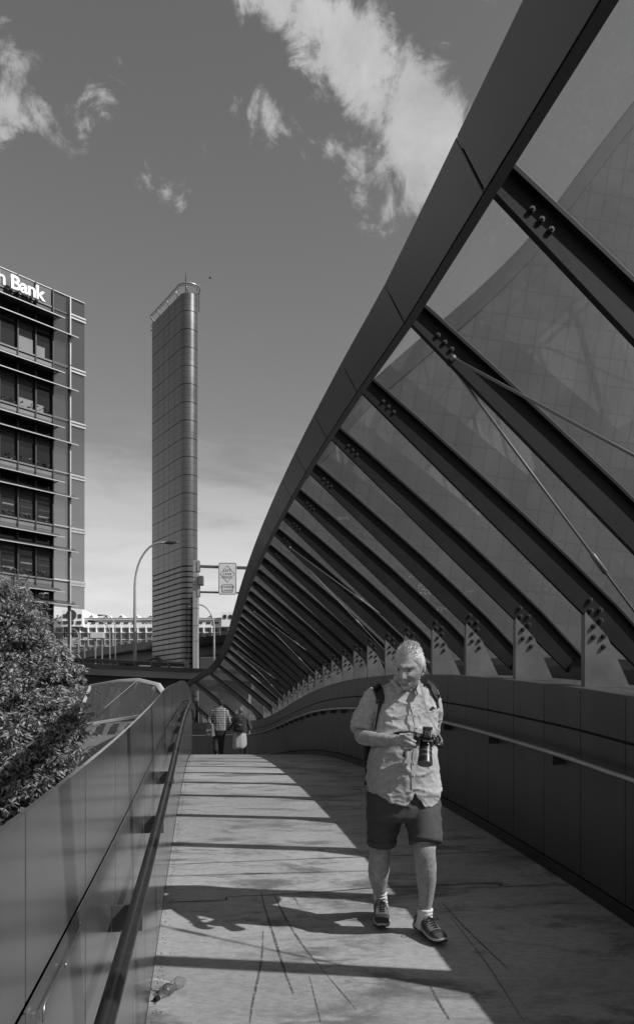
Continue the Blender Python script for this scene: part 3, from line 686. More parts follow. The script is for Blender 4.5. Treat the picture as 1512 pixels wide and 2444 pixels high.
rows = [(1499.5, 1507.5), (1514, 1522), (1530, 1538), (1545, 1553), (1559, 1567)]
for r, (y0, y1) in enumerate(rows):
    px = 98.4
    while px < 562:
        if not (366 < px < 470):
            f = gbox(px, px + 10.5, y0, y1, 0, .14).build('window', M_frame, gb)
            mb = MB()
            for c_ in range(3):
                for q in range(2): gbox(px + .9 + c_ * 3.1, px + 3.4 + c_ * 3.1, y0 + .8 + q * 3.6, y0 + 3.9 + q * 3.6, .14, .2, mb)
            mb.build('pane', M_win, f)
            if r < 3: gbox(px - 4.6, px - 2.6, y0 - 2, y1 + 3, 0, .7).build('pilaster', M_white if r == 0 else M_brick, gb)
        px += 19.6
px = 121
while px < 562:
    if not (366 < px < 470) and not (336 < px < 366) and not (150 < px < 196):
        f = gbox(px, px + 3.6, 1484.5, 1489, .15, .25).build('window', M_win, gb); f2 = gbox(px + 5.6, px + 9.2, 1484.5, 1489, .15, .25).build('window', M_win, gb)
    px += 19.6
# pavilion at the left end with a round window
gbox(153, 203, 1457, 1497, -10, 1.6).build('pavilion', M_white, gb)
a = P(176, 1470, YG); mb = MB(); mb.loft([[(a.x + 1.15 * math.cos(t), YG - 1.6 - d, a.z + 1.15 * math.sin(t)) for t in np.linspace(0, 2 * math.pi, 20, endpoint=False)] for d in (0, .1)]); mb.build('round_window', M_win, gb)
for px in (157, 192): gbox(px, px + 8, 1468, 1477, 1.6, 1.7).build('window', M_win, gb)
for px in (157, 171, 189): gbox(px, px + 11, 1484, 1491, 1.6, 1.75).build('window', M_win, gb)
gbox(530, 562, 1463, 1497, -8, 1.2).build('pavilion', M_white, gb)
for px in (535, 548): gbox(px, px + 7, 1469, 1477, 1.2, 1.35).build('window', M_win, gb)
M_roofd = mat('roof panel', .10, .6, 0, .2, .4)
px = 120
while px < 540:
    if not 366 < px < 455:
        a = P(px, 1476, YG); b = P(px + 30, 1462, YG)
        mb = MB(); mb.prism([(a.x, YG + 3, a.z), (b.x, YG + 3, a.z), (b.x - 1, YG + 3, b.z - .35), (a.x + 1.5, YG + 3, b.z)], (0, 5, 0)); mb.build('roof_monitor', M_white, gb)
        mb = MB(); mb.prism([(a.x + .6, YG + 2.5, a.z + .25), (b.x - .6, YG + 2.5, a.z + .15), (b.x - 1.4, YG + 2.9, b.z - .5), (a.x + 1.7, YG + 2.9, b.z - .15)], (0, .1, 0)); mb.build('roof_panel', M_roofd, gb)
    px += 36
gbox(200, 560, 1476.5, 1478, .9, 1.0).build('gutter', M_roofd, gb)
a = P(339, 1488.5, YG); text_obj('wall_lettering', 'GOLD', .95, M_roofd, gb, basis(Vector((1, 0, 0)), Vector((0, 0, 1)), Vector((0, -1, 0)), Vector((a.x, YG - .2, a.z))), .02, spacing=1.25)

# ---- big curved glass building seen through the canopy
ht = thing('curved_tower_block', 'dark curved tower block with a grid of windows seen through the canopy glass', 'building')
HP = [(2300, -420), (1900, -200), (1700, 20), (1600, 130), (1512, 240), (1400, 385), (1300, 520), (1240, 590), (1160, 670), (1080, 742), (1010, 800), (870, 925), (800, 1012), (728, 1090), (662, 1192), (616, 1290), (580, 1400), (558, 1470), (525, 1560)]
YH = 95.0
def hotelmat():
    m = mat('tower block facade', .06, .35); t = m.node_tree; b = t.nodes['Principled BSDF']; nn = t.nodes.new; lk = t.links.new
    tc = nn('ShaderNodeTexCoord'); mp = nn('ShaderNodeMapping'); mp.inputs['Rotation'].default_value = (R(90), R(0), R(-9)); lk(tc.outputs['Object'], mp.inputs[0])
    br = nn('ShaderNodeTexBrick'); br.offset = 0; br.inputs['Scale'].default_value = 1; br.inputs['Brick Width'].default_value = 1.9; br.inputs['Row Height'].default_value = 3.3; br.inputs['Mortar Size'].default_value = .11; br.inputs['Bias'].default_value = -.2
    br.inputs['Color1'].default_value = (.074, .074, .074, 1); br.inputs['Color2'].default_value = (.088, .088, .088, 1); br.inputs['Mortar'].default_value = (.058, .058, .058, 1)
    lk(mp.outputs[0], br.inputs['Vector'])
    n = nn('ShaderNodeTexNoise'); n.inputs['Scale'].default_value = .07; n.inputs['Detail'].default_value = 7; n.inputs['Distortion'].default_value = 1.2; lk(tc.outputs['Object'], n.inputs['Vector'])
    r = nn('ShaderNodeMapRange'); r.inputs[1].default_value = .35; r.inputs[2].default_value = .65; r.inputs[3].default_value = .75; r.inputs[4].default_value = 1.3; lk(n.outputs[0], r.inputs[0])
    mx = nn('ShaderNodeVectorMath'); mx.operation = 'SCALE'; lk(br.outputs[0], mx.inputs[0]); lk(r.outputs[0], mx.inputs[3]); lk(mx.outputs[0], b.inputs['Base Color'])
    return m
M_hotel = hotelmat()
cur = smooth_tab([(*P(x, y, YH),) for x, y in HP], 4); cur = [Vector(c_) for c_ in cur]
mb = MB(); rings = []
for c_ in cur: rings.append([c_, Vector((c_.x, YH, -6)), Vector((c_.x, YH + 25, -6)), c_ + Vector((0, 25, 0))])
mb.loft(rings).build('facade', M_hotel, ht)
mb = MB(); mb.loft([[c_ + Vector((0, -.35, -.2)), c_ + Vector((0, -.35, -3.0)), c_ + Vector((0, .05, -3.0)), c_ + Vector((0, .05, -.2))] for c_ in cur]); mb.build('roof_edge', mat('block edge trim', .03, .6), ht)
for k in range(0):
    pts = [c_ + Vector((0, -.12, -1.3)) for c_ in cur]
    z0 = -2 + k * 10
    xs = [c_.x for c_ in cur if c_.z > z0 + 1]
    if xs: MB().box((min(xs), YH - .25, z0), (max(xs), YH, z0 + .5)).build('floor_band', M_concd, ht)
for k in range(0):
    x0 = 6 + k * 11.5
    zt = interp(sorted([(c_.x, c_.z) for c_ in cur]), x0)[0] - 1.4
    MB().prism([(x0, YH - .3, -6), (x0 + .7, YH - .3, -6), (x0 + .7 - 3, YH - .3, zt - 2), (x0 - 3, YH - .3, zt - 2)], (0, .3, 0)).build('facade_rib', M_concd, ht)

# ---- street lamps
def lamp(px, yb, yt, hx, hy, Y, r, label, bend=.55, drop=0):
    base = P(px, yb, Y); top = P(px, yt, Y); head = P(hx, hy, Y)
    t = thing('street_lamp', label, 'street lamp', (base.x, Y, base.z), group='curved street lamps along the elevated roads')
    off_ = base; top = top - off_; head = head - off_
    pts = [Vector((0, 0, 0)), Vector((0, 0, top.z * .7)), top]
    n = 10
    for i in range(1, n + 1):
        th = math.pi / 2 * i / n; pts.append(Vector((head.x * (1 - math.cos(th)) * .72, 0, top.z + (head.z - top.z) * math.sin(th))))
    pts.append(Vector((head.x * .93, 0, head.z)))
    rr = [r * 1.25, r * 1.1, r * .9] + [r * .75] * (len(pts) - 3)
    MB().tube(pts, rr, 10).build('pole', M_pole, t, smooth=True)
    s = 1 if head.x > 0 else -1; L_ = abs(head.x) * .42
    mb = MB(); mb.loft([[Vector((head.x + s * (-L_ + 2 * L_ * 0.5 * u), w * math.cos(a), head.z + h * math.sin(a) - .02)) for a in np.linspace(0, 2 * math.pi, 10, endpoint=False)] for u, w, h in ((.5, .06, .05), (.75, .17, .09), (1.2, .2, .1), (1.5, .16, .06))])
    h = mb.build('lamp_head', M_steel, t, smooth=True)
    mb = MB(); mb.sphere((head.x + s * L_ * .25, 0, head.z - .04), (L_ * .26, .14, .11), 10, 7); mb.build('lens', mat('lamp lens', .7, .25), h, smooth=True)
lamp(322, 1596, 1400, 410, 1295, 47, .085, 'tall grey street lamp with arm curving right across the slender tower')
lamp(511, 1600, 1500, 459, 1443, 54, .065, 'curved street lamp to the right of the gantry post, its head behind the post')
lamp(262, 1600, 1510, 219, 1482, 80, .075, 'small curved street lamp in front of the long brick building, arm to the left')
lamp(275, 1600, 1500, 240, 1468, 110, .09, 'thin curved street lamp just behind the smaller one before the brick building')
lamp(188, 1600, 1520, 160, 1500, 110, .09, 'thin curved street lamp at the left end of the brick building')

# ---- sign gantry
YS = 45.0
gn = thing('sign_gantry', 'grey steel gantry post with two arms carrying a white lane sign', 'sign gantry', (P(467, 1585, YS).x, YS, P(467, 1598, YS).z))
g0 = Vector(gn.location)
def gp_(px, py, y=0): return P(px, py, YS) + Vector((0, y, 0)) - g0
a = gp_(460.5, 1338); b = gp_(474, 1598)
bevel(MB().box((a.x, -.16, -.0), (b.x, .16, a.z)).build('post', M_pole, gn), .04, 3)
M_arm = mat('gantry arm', .10, .5, .3)
for y0, y1, ya, yb in ((1349, 1354.5, 1354, 1361), (1411, 1415, 1415, 1418)):
    a = gp_(474, y0); b = gp_(474, y1); c_ = gp_(640, ya); d = gp_(640, yb)
    mb = MB(); mb.hexa([Vector((a.x, -.1, a.z)), Vector((a.x, .1, a.z)), Vector((b.x, .1, b.z)), Vector((b.x, -.1, b.z))], [Vector((c_.x, -.1, c_.z)), Vector((c_.x, .1, c_.z)), Vector((d.x, .1, d.z)), Vector((d.x, -.1, d.z))]); bevel(mb.build('arm', M_arm, gn), .01, 1)
for x0, y0, x1, y1 in ((472, 1339, 477, 1364), (472, 1398, 477, 1424), ):
    a = gp_(x0, y1); b = gp_(x1, y0); MB().box((a.x, -.2, a.z), (b.x, .2, b.z)).build('flange', M_pole, gn)
a = gp_(474.5, 1398); b = gp_(486, 1376); bevel(MB().box((a.x, -.32, a.z), (b.x, .1, b.z)).build('control_box', M_arm, gn), .03, 2)
for y in (1366, 1378, 1380, 1396, 1452, 1493, 1530): 
    a = gp_(460.3, y + .7); b = gp_(474.2, y); MB().box((a.x - .005, -.17, a.z), (b.x + .005, .17, b.z)).build('band', M_arm, gn)
sg = gn
def rrect(x0, y0, x1, y1, r, n=5):
    out = []
    for cx, cy, a0 in ((x1 - r, y1 - r, 0), (x0 + r, y1 - r, 90), (x0 + r, y0 + r, 180), (x1 - r, y0 + r, 270)):
        for i in range(n + 1): th = R(a0 + 90 * i / n); out.append((cx + r * math.cos(th), cy + r * math.sin(th)))
    return out
a = gp_(522.2, 1420.6); b = gp_(565.2, 1344.4); yf = -.22
def plate(poly, y, th, name, m, par): return MB().prism([(x, y, z) for x, z in poly], (0, th, 0)).build(name, m, par)
sb = plate(rrect(a.x, a.z, b.x, b.z, .1), yf, .05, 'sign_board', M_sign, sg)
def outline(poly, w, y, name):
    mb = MB(); n = len(poly); c_ = Vector((sum(p[0] for p in poly) / n, sum(p[1] for p in poly) / n)); vs = []
    ins = []
    for i, p in enumerate(poly):
        p0 = Vector(poly[i - 1]); p1 = Vector(p); p2 = Vector(poly[(i + 1) % n]); d0 = (p1 - p0); d1 = (p2 - p1)
        nn_ = (Vector((-d0.y, d0.x)).normalized() + Vector((-d1.y, d1.x)).normalized()); nn_ = nn_.normalized() * w / max(.5, nn_.length / 2); ins.append(p1 + nn_)
    for i in range(n):
        j = (i + 1) % n; q = [poly[i], poly[j], tuple(ins[j]), tuple(ins[i])]
        mb.hexa([Vector((x, y, z)) for x, z in q], [Vector((x, y + .004, z)) for x, z in q])
    mb.build(name, M_black, sb)
outline(rrect(a.x + .025, a.z + .025, b.x - .025, b.z - .025, .09), .022, yf - .006, 'border_line')
def q2(px, py): v = gp_(px, py); return (v.x, v.z)
outline([q2(561, 1371.5), q2(543.5, 1351), q2(526, 1371.5), q2(543.5, 1392)], .022, yf - .006, 'diamond_line')
c0 = q2(530.5, 1415.5); c1 = q2(556.5, 1396.5); outline(rrect(c0[0], c0[1], c1[0], c1[1], .05), .02, yf - .006, 'panel_line')
MB().box((a.x + .03, yf - .004, q2(0, 1381.3)[1]), (b.x - .03, yf - .001, q2(0, 1381)[1])).build('seam', M_arm, sb)
def stext(s, px, py, h_px):
    x, z = q2(px, py); text_obj('sign_text', s, h_px / F * YS / .74, M_black, sb, basis(Vector((1, 0, 0)), Vector((0, 0, 1)), Vector((0, -1, 0)), Vector((x, yf - .006, z))), .002, 'CENTER', bold=-.002, spacing=1.1)
stext('LEFT', 543.5, 1366, 6); stext('LANE', 543.5, 1374, 6); stext('ENDS', 543.5, 1381.8, 6); stext('CHANGE', 543.5, 1404.5, 5.6); stext('LANES', 543.5, 1413, 5.6)
# blank board and little frames near the brick building
bl = thing('road_sign', 'blank white road sign board on a thin frame before the brick building', 'road sign', (0, 0, 0))
a = P(215, 1523.5, 88); b = P(249, 1509, 88); bevel(MB().box((a.x, 88, a.z), (b.x, 88.15, b.z)).build('board', M_sign, bl), .05, 2)
for px in (228, 244): a = P(px, 1523, 88.2); MB().box((a.x - .06, 88.16, -6), (a.x + .06, 88.3, a.z + .5)).build('post', M_pole, bl)
b2 = thing('road_sign', 'small two line road sign on a white frame beside the office block', 'road sign')
for y in (1522, 1529, 1534): a = P(154, y, 84); b = P(186, y + 2, 84); MB().box((a.x, 84, b.z), (b.x, 84.1, a.z)).build('frame_bar', M_sign, b2)
a = P(198, 1528, 84); b = P(208, 1521, 84); MB().box((P(154, 0, 84).x, 84.1, -6), (P(154, 0, 84).x + .12, 84.25, P(0, 1522, 84).z)).build('post', M_pole, b2); MB().box((a.x, 84, a.z), (b.x, 84.1, b.z)).build('board', M_sign, b2); MB().box((a.x + .1, 84.1, -6), (a.x + .2, 84.2, b.z)).build('post', M_pole, b2)

# ---- the other leg of the bridge canopy, seen from outside
fc = thing('glass_canopy', 'low faceted glass canopy with pale frame seen from outside beyond the left parapet', 'canopy')
T_ = [(154, 1664, 25.6), (216, 1634, 25.2), (282, 1622, 25), (330, 1618.5, 24.8), (378, 1630, 24.4), (394, 1653, 23.9), (410, 1690, 23.4)]
B_ = [(90, 1752, 24.6), (150, 1741, 24.2), (210, 1732, 23.9), (265, 1724, 23.7), (320, 1716, 23.5), (372, 1706, 23.3), (410, 1697, 23.2)]
tp = [P(*t) for t in T_]; bp_ = [P(*t) for t in B_]
def quadslab(a, b, c_, d, th): n = (b - a).cross(d - a).normalized() * th; return MB().hexa([a, b, c_, d], [a + n, b + n, c_ + n, d + n])
M_fcg = glassmat('weathered roof glass', .5, .08, 1.0, .19, 14.0)
for i in range(len(tp) - 1): quadslab(tp[i], tp[i + 1], bp_[i + 1], bp_[i], .02).build('glass_pane', M_fcg, fc)
M_pale = mat('pale fascia', .5, .42, .2, .08, 1)
def band(pts, w, th, nm, m):
    mb = MB(); rings = []
    for i, p in enumerate(pts):
        cen = Vector((P(290, 1680, 24))); inn = (cen - p); inn.y = 0; d = (pts[min(i+1, len(pts)-1)] - pts[max(i-1, 0)]).normalized(); inn = (inn - d * inn.dot(d)).normalized() * w
        rings.append([p + Vector((0, -.06, 0)), p + inn + Vector((0, -.06, 0)), p + inn + Vector((0, th, 0)), p + Vector((0, th, 0))])
    return bevel(mb.loft(rings).build(nm, m, fc, autos=True), .01, 1)
band(tp, .115, .35, 'fascia', M_pale); band([p + Vector((0, -.02, 0)) for p in bp_], .10, .25, 'sill', M_pale)
M_ribf = mat('rib behind glass', .42, .5, .2, .2, 3)
for (x0, y0, x1, y1) in ((215, 1640, 176, 1736), (245, 1634, 205, 1733), (282, 1628, 222, 1731), (330, 1624, 262, 1725), (372, 1634, 330, 1700), (392, 1660, 340, 1712)):
    a = P(x0, y0, 25.1); b = P(x1, y1, 23.95); MB().bar(a + Vector((0, .12, 0)), b + Vector((0, .12, 0)), .10, .16, (0, 1, 0)).build('rib', M_ribf, fc)
for q in (((330, 1622), (300, 1700)), ((330, 1622), (250, 1690))): MB().tube([P(*q[0], 24.75), P(*q[1], 23.9)], .012, 6).build('tie_rod', M_rod, fc)
# lower walkway leg under it
lwk = thing('ramp_wall', 'curved grey clad side of the lower ramp under the pale framed canopy', 'ramp'); lwk['kind'] = 'thing'
RW = [(60, 1775, 22), (120, 1764, 22.1), (200, 1757, 22.2), (262, 1753, 22.3), (330, 1748, 22.4), (420, 1740, 22.6)]
mb = MB(); mb.loft([[P(x, y + 30, Y - 3), P(x - 30, y + 160, Y - 6), P(x - 30, y + 160, Y), P(x, y, Y)] for x, y, Y in RW]); mb.build('ramp_cladding', mat('ramp cladding', .14, .5, .1, .1, 1), lwk, autos=True)
mb = MB(); mb.loft([[P(x, y - 28, Y + .9), P(x, y + 2, Y + .1), P(x, y + 2, Y + .5), P(x, y - 28, Y + 1.3)] for x, y, Y in RW]); mb.build('upstand', M_gusset, lwk, autos=True)
for x in (238, 270, 305): mb = MB(); mb.prism([P(x, 1728, 22.9), P(x + 14, 1726, 22.9), P(x + 2, 1755, 22.2), P(x - 14, 1757, 22.2)], (0, .1, 0)); mb.build('fin', M_steel, lwk)
# bird high beside the tower
bi = MB(); c_ = P(501.5, 664, 60); bi.sphere(c_, (.11, .05, .04), 10, 6); bi.add([c_ + Vector((-.05, 0, 0)), c_ + Vector((.04, 0, 0)), c_ + Vector((-.03, .2, .1)), c_ + Vector((.04, 0, .02)), c_ + Vector((-.03, -.2, .1))], [(0, 1, 2), (0, 3, 4)])
bo = bi.build('bird', M_black); tag(bo, 'small dark bird flying right of the tower crown', 'bird')
# white van glimpsed under the canopy on the road at the right
vn = thing('parked_van', 'white van glimpsed under the canopy edge behind the right parapet', 'van', (11.2, 24, -1.2), rz=R(20))
bevel(MB().box((-2.4, -.9, .35), (1.3, .9, 2.3)).build('cargo_body', M_sign, vn), .12, 3)
mb = MB(); mb.prism([(1.3, -.85, .35), (2.4, -.85, .35), (2.4, -.85, 1.2), (1.9, -.85, 2.0), (1.3, -.85, 2.25)], (0, 1.7, 0)); bevel(mb.build('cab', M_sign, vn), .06, 2)
mb = MB(); mb.prism([(1.35, -.87, 1.25), (2.2, -.87, 1.25), (1.86, -.87, 1.95), (1.35, -.87, 2.1)], (0, 1.74, 0)); mb.build('window', M_win, vn)
for x in (-1.6, 1.6):
    for y in (-.85, .72): 
        mb = MB(); mb.loft([[(x + .36 * math.cos(t), yy, .36 + .36 * math.sin(t)) for t in np.linspace(0, 2*math.pi, 18, endpoint=False)] for yy in (y, y + .2)]); mb.build('wheel', M_black, vn)
struct(MB().add([(4, 14, -1.2), (60, 14, -1.2), (60, 60, -1.2), (4, 60, -1.2), (4, 14, -1.6), (60, 14, -1.6), (60, 60, -1.6), (4, 60, -1.6)], [(0, 1, 2, 3), (0, 4, 5, 1), (1, 5, 6, 2), (2, 6, 7, 3), (3, 7, 4, 0), (4, 5, 6, 7)]).build('road', M_asph))
# ------------------------------------------------------------------ tree
M_leafm = bpy.data.materials.new('leaf'); M_leafm.use_nodes = True
t = M_leafm.node_tree; b = t.nodes['Principled BSDF']; b.inputs['Roughness'].default_value = .42; b.inputs['Specular IOR Level'].default_value = .6
oi = t.nodes.new('ShaderNodeAttribute'); oi.attribute_name = 'tone'; mr = t.nodes.new('ShaderNodeMapRange'); mr.inputs[3].default_value = .13; mr.inputs[4].default_value = .5; t.links.new(oi.outputs['Fac'], mr.inputs[0])
cc = t.nodes.new('ShaderNodeCombineColor'); [t.links.new(mr.outputs[0], cc.inputs[i]) for i in range(3)]; t.links.new(cc.outputs[0], b.inputs['Base Color'])
tlc = t.nodes.new('ShaderNodeBsdfTranslucent'); t.links.new(cc.outputs[0], tlc.inputs[0]); mx = t.nodes.new('ShaderNodeMixShader'); mx.inputs[0].default_value = .35
t.links.new(b.outputs[0], mx.inputs[1]); t.links.new(tlc.outputs[0], mx.inputs[2]); t.links.new(mx.outputs[0], t.nodes['Material Output'].inputs[0])
M_bark = mat('bark', .07, .9, 0, .4, 4, 8, .3, 8, stretch=(1, 1, .3))
M_twig = mat('twig', .05, .85)
def tree(name, label, clumps, trunk, nleaf, ll, seed, group=None):
    rnd = random.Random(seed); base = Vector(trunk)
    T = thing(name, label, 'tree', base, group)
    cen = [Vector(c[:3]) for c in clumps]
    mid = Vector((sum(c.x for c in cen), sum(c.y for c in cen), sum(c.z for c in cen))) / len(cen)
    fork = base.lerp(mid, .55)
    tb = MB(); tb.tube([base - base, (base.lerp(fork, .5) - base) + Vector((.15, .1, 0)), fork - base], [.34, .25, .19], 12); tb.build('trunk', M_bark, T, smooth=True)
    for c in cen:
        m = fork.lerp(c, .5) + Vector((rnd.uniform(-.3, .3), rnd.uniform(-.3, .3), rnd.uniform(0, .4)))
        MB().tube([fork - base, m - base, c - base], [.13, .08, .03], 8).build('branch', M_bark, T, smooth=True)
    V = []; Fc = []; tone = []
    tw = MB()
    tot = sum(c[3] ** 2 for c in clumps)
    for c in clumps:
        n = int(nleaf * c[3] ** 2 / tot / 9)
        for _ in range(n):
            d = Vector((rnd.gauss(0, 1), rnd.gauss(0, 1), rnd.gauss(0, 1))).normalized(); rr = c[3] * rnd.random() ** .45 * (1.06 + .75 * noise.noise(d * 2.5 + Vector(c[:3])))
            p = Vector(c[:3]) + Vector((d.x * rr, d.y * rr, d.z * rr * .85))
            out = (d + Vector((0, 0, .25))).normalized(); tk = .5 + .5 * noise.noise(p * 1.6)
            tw.bar(p - base - out * .22, p - base, .008, .008)
            for q in range(9):      # a whorl of leaves round the twig tip
                az = rnd.uniform(0, 6.283); a = Vector((math.cos(az), math.sin(az), 0)); a = (a + out * rnd.uniform(.0, .9)); a.z -= rnd.uniform(.1, .95); a.normalize()
                L_ = ll * rnd.uniform(.65, 1.2); w = L_ * rnd.uniform(.13, .19)
                sd = a.cross(Vector((rnd.gauss(0, .5), rnd.gauss(0, .5), 1))).normalized(); nn = sd.cross(a)
                s0 = p + out * rnd.uniform(-.12, .03) + a * .02
                dr = Vector((0, 0, -L_ * rnd.uniform(.03, .22)))
                pts = [s0, s0 + a * L_ * .38 + sd * w + nn * w * .35, s0 + a * L_ * .42, s0 + a * L_ * .38 - sd * w + nn * w * .35, s0 + a * L_ * .74 + sd * w * .62 + dr * .5, s0 + a * L_ * .74 - sd * w * .62 + dr * .5, s0 + a * L_ + dr]
                o = len(V); V += [x - base for x in pts]
                Fc += [(o, o+2, o+1), (o, o+3, o+2), (o+1, o+2, o+6, o+4), (o+2, o+3, o+5, o+6)]
                tv = min(1, max(0, rnd.random() * .75 + tk * .3 - .05)); tone += [tv] * 7
    me = bpy.data.meshes.new('crown'); me.from_pydata([tuple(v) for v in V], [], Fc); me.materials.append(M_leafm)
    at = me.attributes.new('tone', 'FLOAT', 'POINT'); at.data.foreach_set('value', tone)
    o = bpy.data.objects.new('crown', me); COL.objects.link(o); o.parent = T
    tw.build('twigs', M_twig, T)
    return T
def tc(px, py, Y, r): v = P(px, py, Y); return (v.x, v.y, v.z, r)
tree('broadleaf_tree', 'leafy broadleaf tree with long drooping glossy leaves rising beyond the left parapet', [
    tc(20, 1475, 10.5, .55), tc(-40, 1480, 11.2, .8), tc(60, 1545, 10.3, .55), tc(10, 1600, 10.4, .8), tc(120, 1595, 10.2, .36), tc(168, 1606, 10.1, .17), tc(140, 1610, 10.1, .2), tc(95, 1650, 10.0, .55), tc(40, 1700, 9.8, .7),
    tc(125, 1700, 9.7, .36), tc(178, 1728, 9.6, .17), tc(160, 1740, 9.6, .2), tc(110, 1770, 9.5, .5), tc(30, 1800, 9.3, .7), tc(130, 1800, 9.2, .32), tc(-30, 1700, 10.6, 1.0), tc(70, 1850, 9.0, .5), tc(10, 1900, 8.8, .6), tc(-60, 1850, 10, 1.0), tc(-90, 1580, 11.5, 1.0),
    tc(60, 1960, 8.9, .55), tc(-10, 2010, 9.0, .8), tc(100, 1900, 9.3, .5), tc(-120, 1700, 11, 1.2), tc(45, 1510, 10.6, .32), tc(75, 1500, 10.4, .15), tc(100, 1545, 10.3, .16), tc(50, 1440, 10.6, .14), tc(188, 1612, 10.1, .09), tc(150, 1575, 10.2, .12), tc(195, 1738, 9.6, .09), tc(165, 1790, 9.4, .12), tc(20, 1415, 10.8, .26), tc(-20, 1400, 10.9, .34)],
    (-5.2, 10.6, -6), 86000, .086, 3)
# ------------------------------------------------------------------ people
M_skin = mat('skin', .34, .48, 0, .22, 26, 6, .14, 120, spec=.4)
M_hair = mat('grey hair', .55, .6, 0, .25, 60, 4)
M_linen = mat('linen shirt', .42, .9, 0, .16, 38, 6, .12, 160, spec=.15)
M_short = mat('cotton shorts', .085, .92, 0, .12, 16, 6, .08, 160, spec=.15)
M_strap = mat('black webbing', .016, .7, 0, .2, 40, 3, .2, 200)
M_pack = mat('black pack fabric', .018, .75, 0, .3, 20, 4, .3, 90)
M_sock = mat('white sock', .72, .9, 0, .06, 60, 3, .4, 200, stretch=(1, 1, .1))
M_shoe = mat('grey mesh shoe', .13, .75, 0, .25, 60, 5, .35, 260)
M_toe = mat('shoe toe cap', .05, .55, 0, .2, 30, 4, .2, 120)
M_mids = mat('pale midsole', .42, .6, 0, .1, 10)
M_lace = mat('black laces', .012, .8)
M_cam = mat('black camera body', .012, .35, 0, .2, 40, 3)
M_cam2 = mat('camera grey trim', .10, .4, .3)
M_lensg = mat('lens glass', .02, .05, spec=1.0)
M_btn = mat('shirt button', .55, .4)
def evalmesh(o, name):
    dg = bpy.context.evaluated_depsgraph_get(); dg.update(); me = bpy.data.meshes.new_from_object(o.evaluated_get(dg)); me.name = name; return me
def fuse(mb, voxel, name, m, parent, smooth=2, subdiv=False):
    me = mb.mesh(name); o = bpy.data.objects.new(name, me); COL.objects.link(o)
    r = o.modifiers.new('r', 'REMESH'); r.mode = 'VOXEL'; r.voxel_size = voxel
    if smooth: s = o.modifiers.new('s', 'SMOOTH'); s.iterations = smooth; s.factor = .5
    me2 = evalmesh(o, name); bpy.data.objects.remove(o); me2.materials.clear(); me2.materials.append(m)
    for p in me2.polygons: p.use_smooth = True
    o = bpy.data.objects.new(name, me2); COL.objects.link(o); o.parent = parent
    return o
def ell(c, rx, ry, n=24, e=2.0, rot=0, tilt=None):
    out = []
    for k in range(n):
        a = 2 * math.pi * k / n; ca, sa = math.cos(a), math.sin(a)
        x = rx * math.copysign(abs(ca) ** (2 / e), ca); y = ry * math.copysign(abs(sa) ** (2 / e), sa)
        v = Vector((x * math.cos(rot) - y * math.sin(rot), x * math.sin(rot) + y * math.cos(rot), 0))
        if tilt is not None: v = tilt @ v
        out.append(Vector(c) + v)
    return out
def limb(mb, pts, rx, ry=None, n=18, spline=True):
    """elliptical tapered tube through points"""
    ry = ry or rx
    if spline:
        q = smooth_tab([(*p, a, b) for p, a, b in zip(pts, rx, ry)], 5); pts = [Vector(v[:3]) for v in q]; rx = [v[3] for v in q]; ry = [v[4] for v in q]
    rings = []
    for i, p in enumerate(pts):
        d = (Vector(pts[min(i+1, len(pts)-1)]) - Vector(pts[max(i-1, 0)])).normalized()
        a = Vector((1, 0, 0)); a = (a - d * a.dot(d))
        if a.length < .3: a = Vector((0, 0, 1)); a = a - d * a.dot(d)
        a.normalize(); b = d.cross(a)
        rings.append([p + a * rx[i] * math.cos(2*math.pi*k/n) + b * ry[i] * math.sin(2*math.pi*k/n) for k in range(n)])
    return mb.loft(rings)
def head_grid(nu=96, nv=72, feat=1.0):
    """a head with its face towards -y; returns rows of points"""
    rows = []
    def g(x, z, cx, cz, sx_, sz_): return math.exp(-((x - cx) / sx_) ** 2 - ((z - cz) / sz_) ** 2)
    for j in range(1, nv):
        ph = math.pi * j / nv - math.pi / 2; row = []
        for i in range(nu):
            th = 2 * math.pi * i / nu; x = math.cos(ph) * math.sin(th); y = -math.cos(ph) * math.cos(th); z = math.sin(ph)
            X = x * .076; Y = y * (.092 if y < 0 else .104); Z = z * .122
            if z < 0:
                t = -z; X *= 1 - .34 * t ** 1.6
                if y > 0: Y *= 1 - .45 * t ** 1.2
                else: Y *= 1 + .10 * t
            if z > .1 and y < 0: Y *= 1 - .05 * z
            if y < 0.15:
                f = 0
                ax = abs(X)
                f += .011 * g(X, Z, 0, .032, .050, .010)                    # brow
                f -= .015 * (g(ax, Z, .031, .010, .018, .012))              # eye sockets
                f += .006 * g(ax, Z, .030, .008, .012, .006)                # lids
                nose = max(0, min(1, (.028 - Z) / .060))
                f += (.007 + .020 * nose) * math.exp(-(X / (.0075 + .005 * nose)) ** 2) * (1 if Z < .028 else math.exp(-((Z - .028) / .008) ** 2)) * (1 / (1 + math.exp((-.036 - Z) / .0018)))
                f += .010 * g(ax, Z, .0135, -.031, .006, .008)
                f += .008 * g(ax, Z, .042, -.022, .018, .016)               # cheeks
                f -= .006 * g(ax, Z, .038, -.058, .012, .02)
                f += .004 * g(X, Z, 0, -.052, .026, .010) + .005 * g(X, Z, 0, -.074, .022, .006)
                f -= .008 * g(X, Z, 0, -.0635, .022, .0032)
                f += .012 * g(X, Z, 0, -.103, .022, .014) - .004 * g(X, Z, 0, -.085, .02, .005)
                f += .0012 * math.sin(Z * 900) * g(X, Z, 0, .062, .035, .018)
                Y -= f * feat
            row.append(Vector((X, Y, Z)))
        rows.append(row)
    return rows
def add_rows(mb, rows): mb.loft(rows)
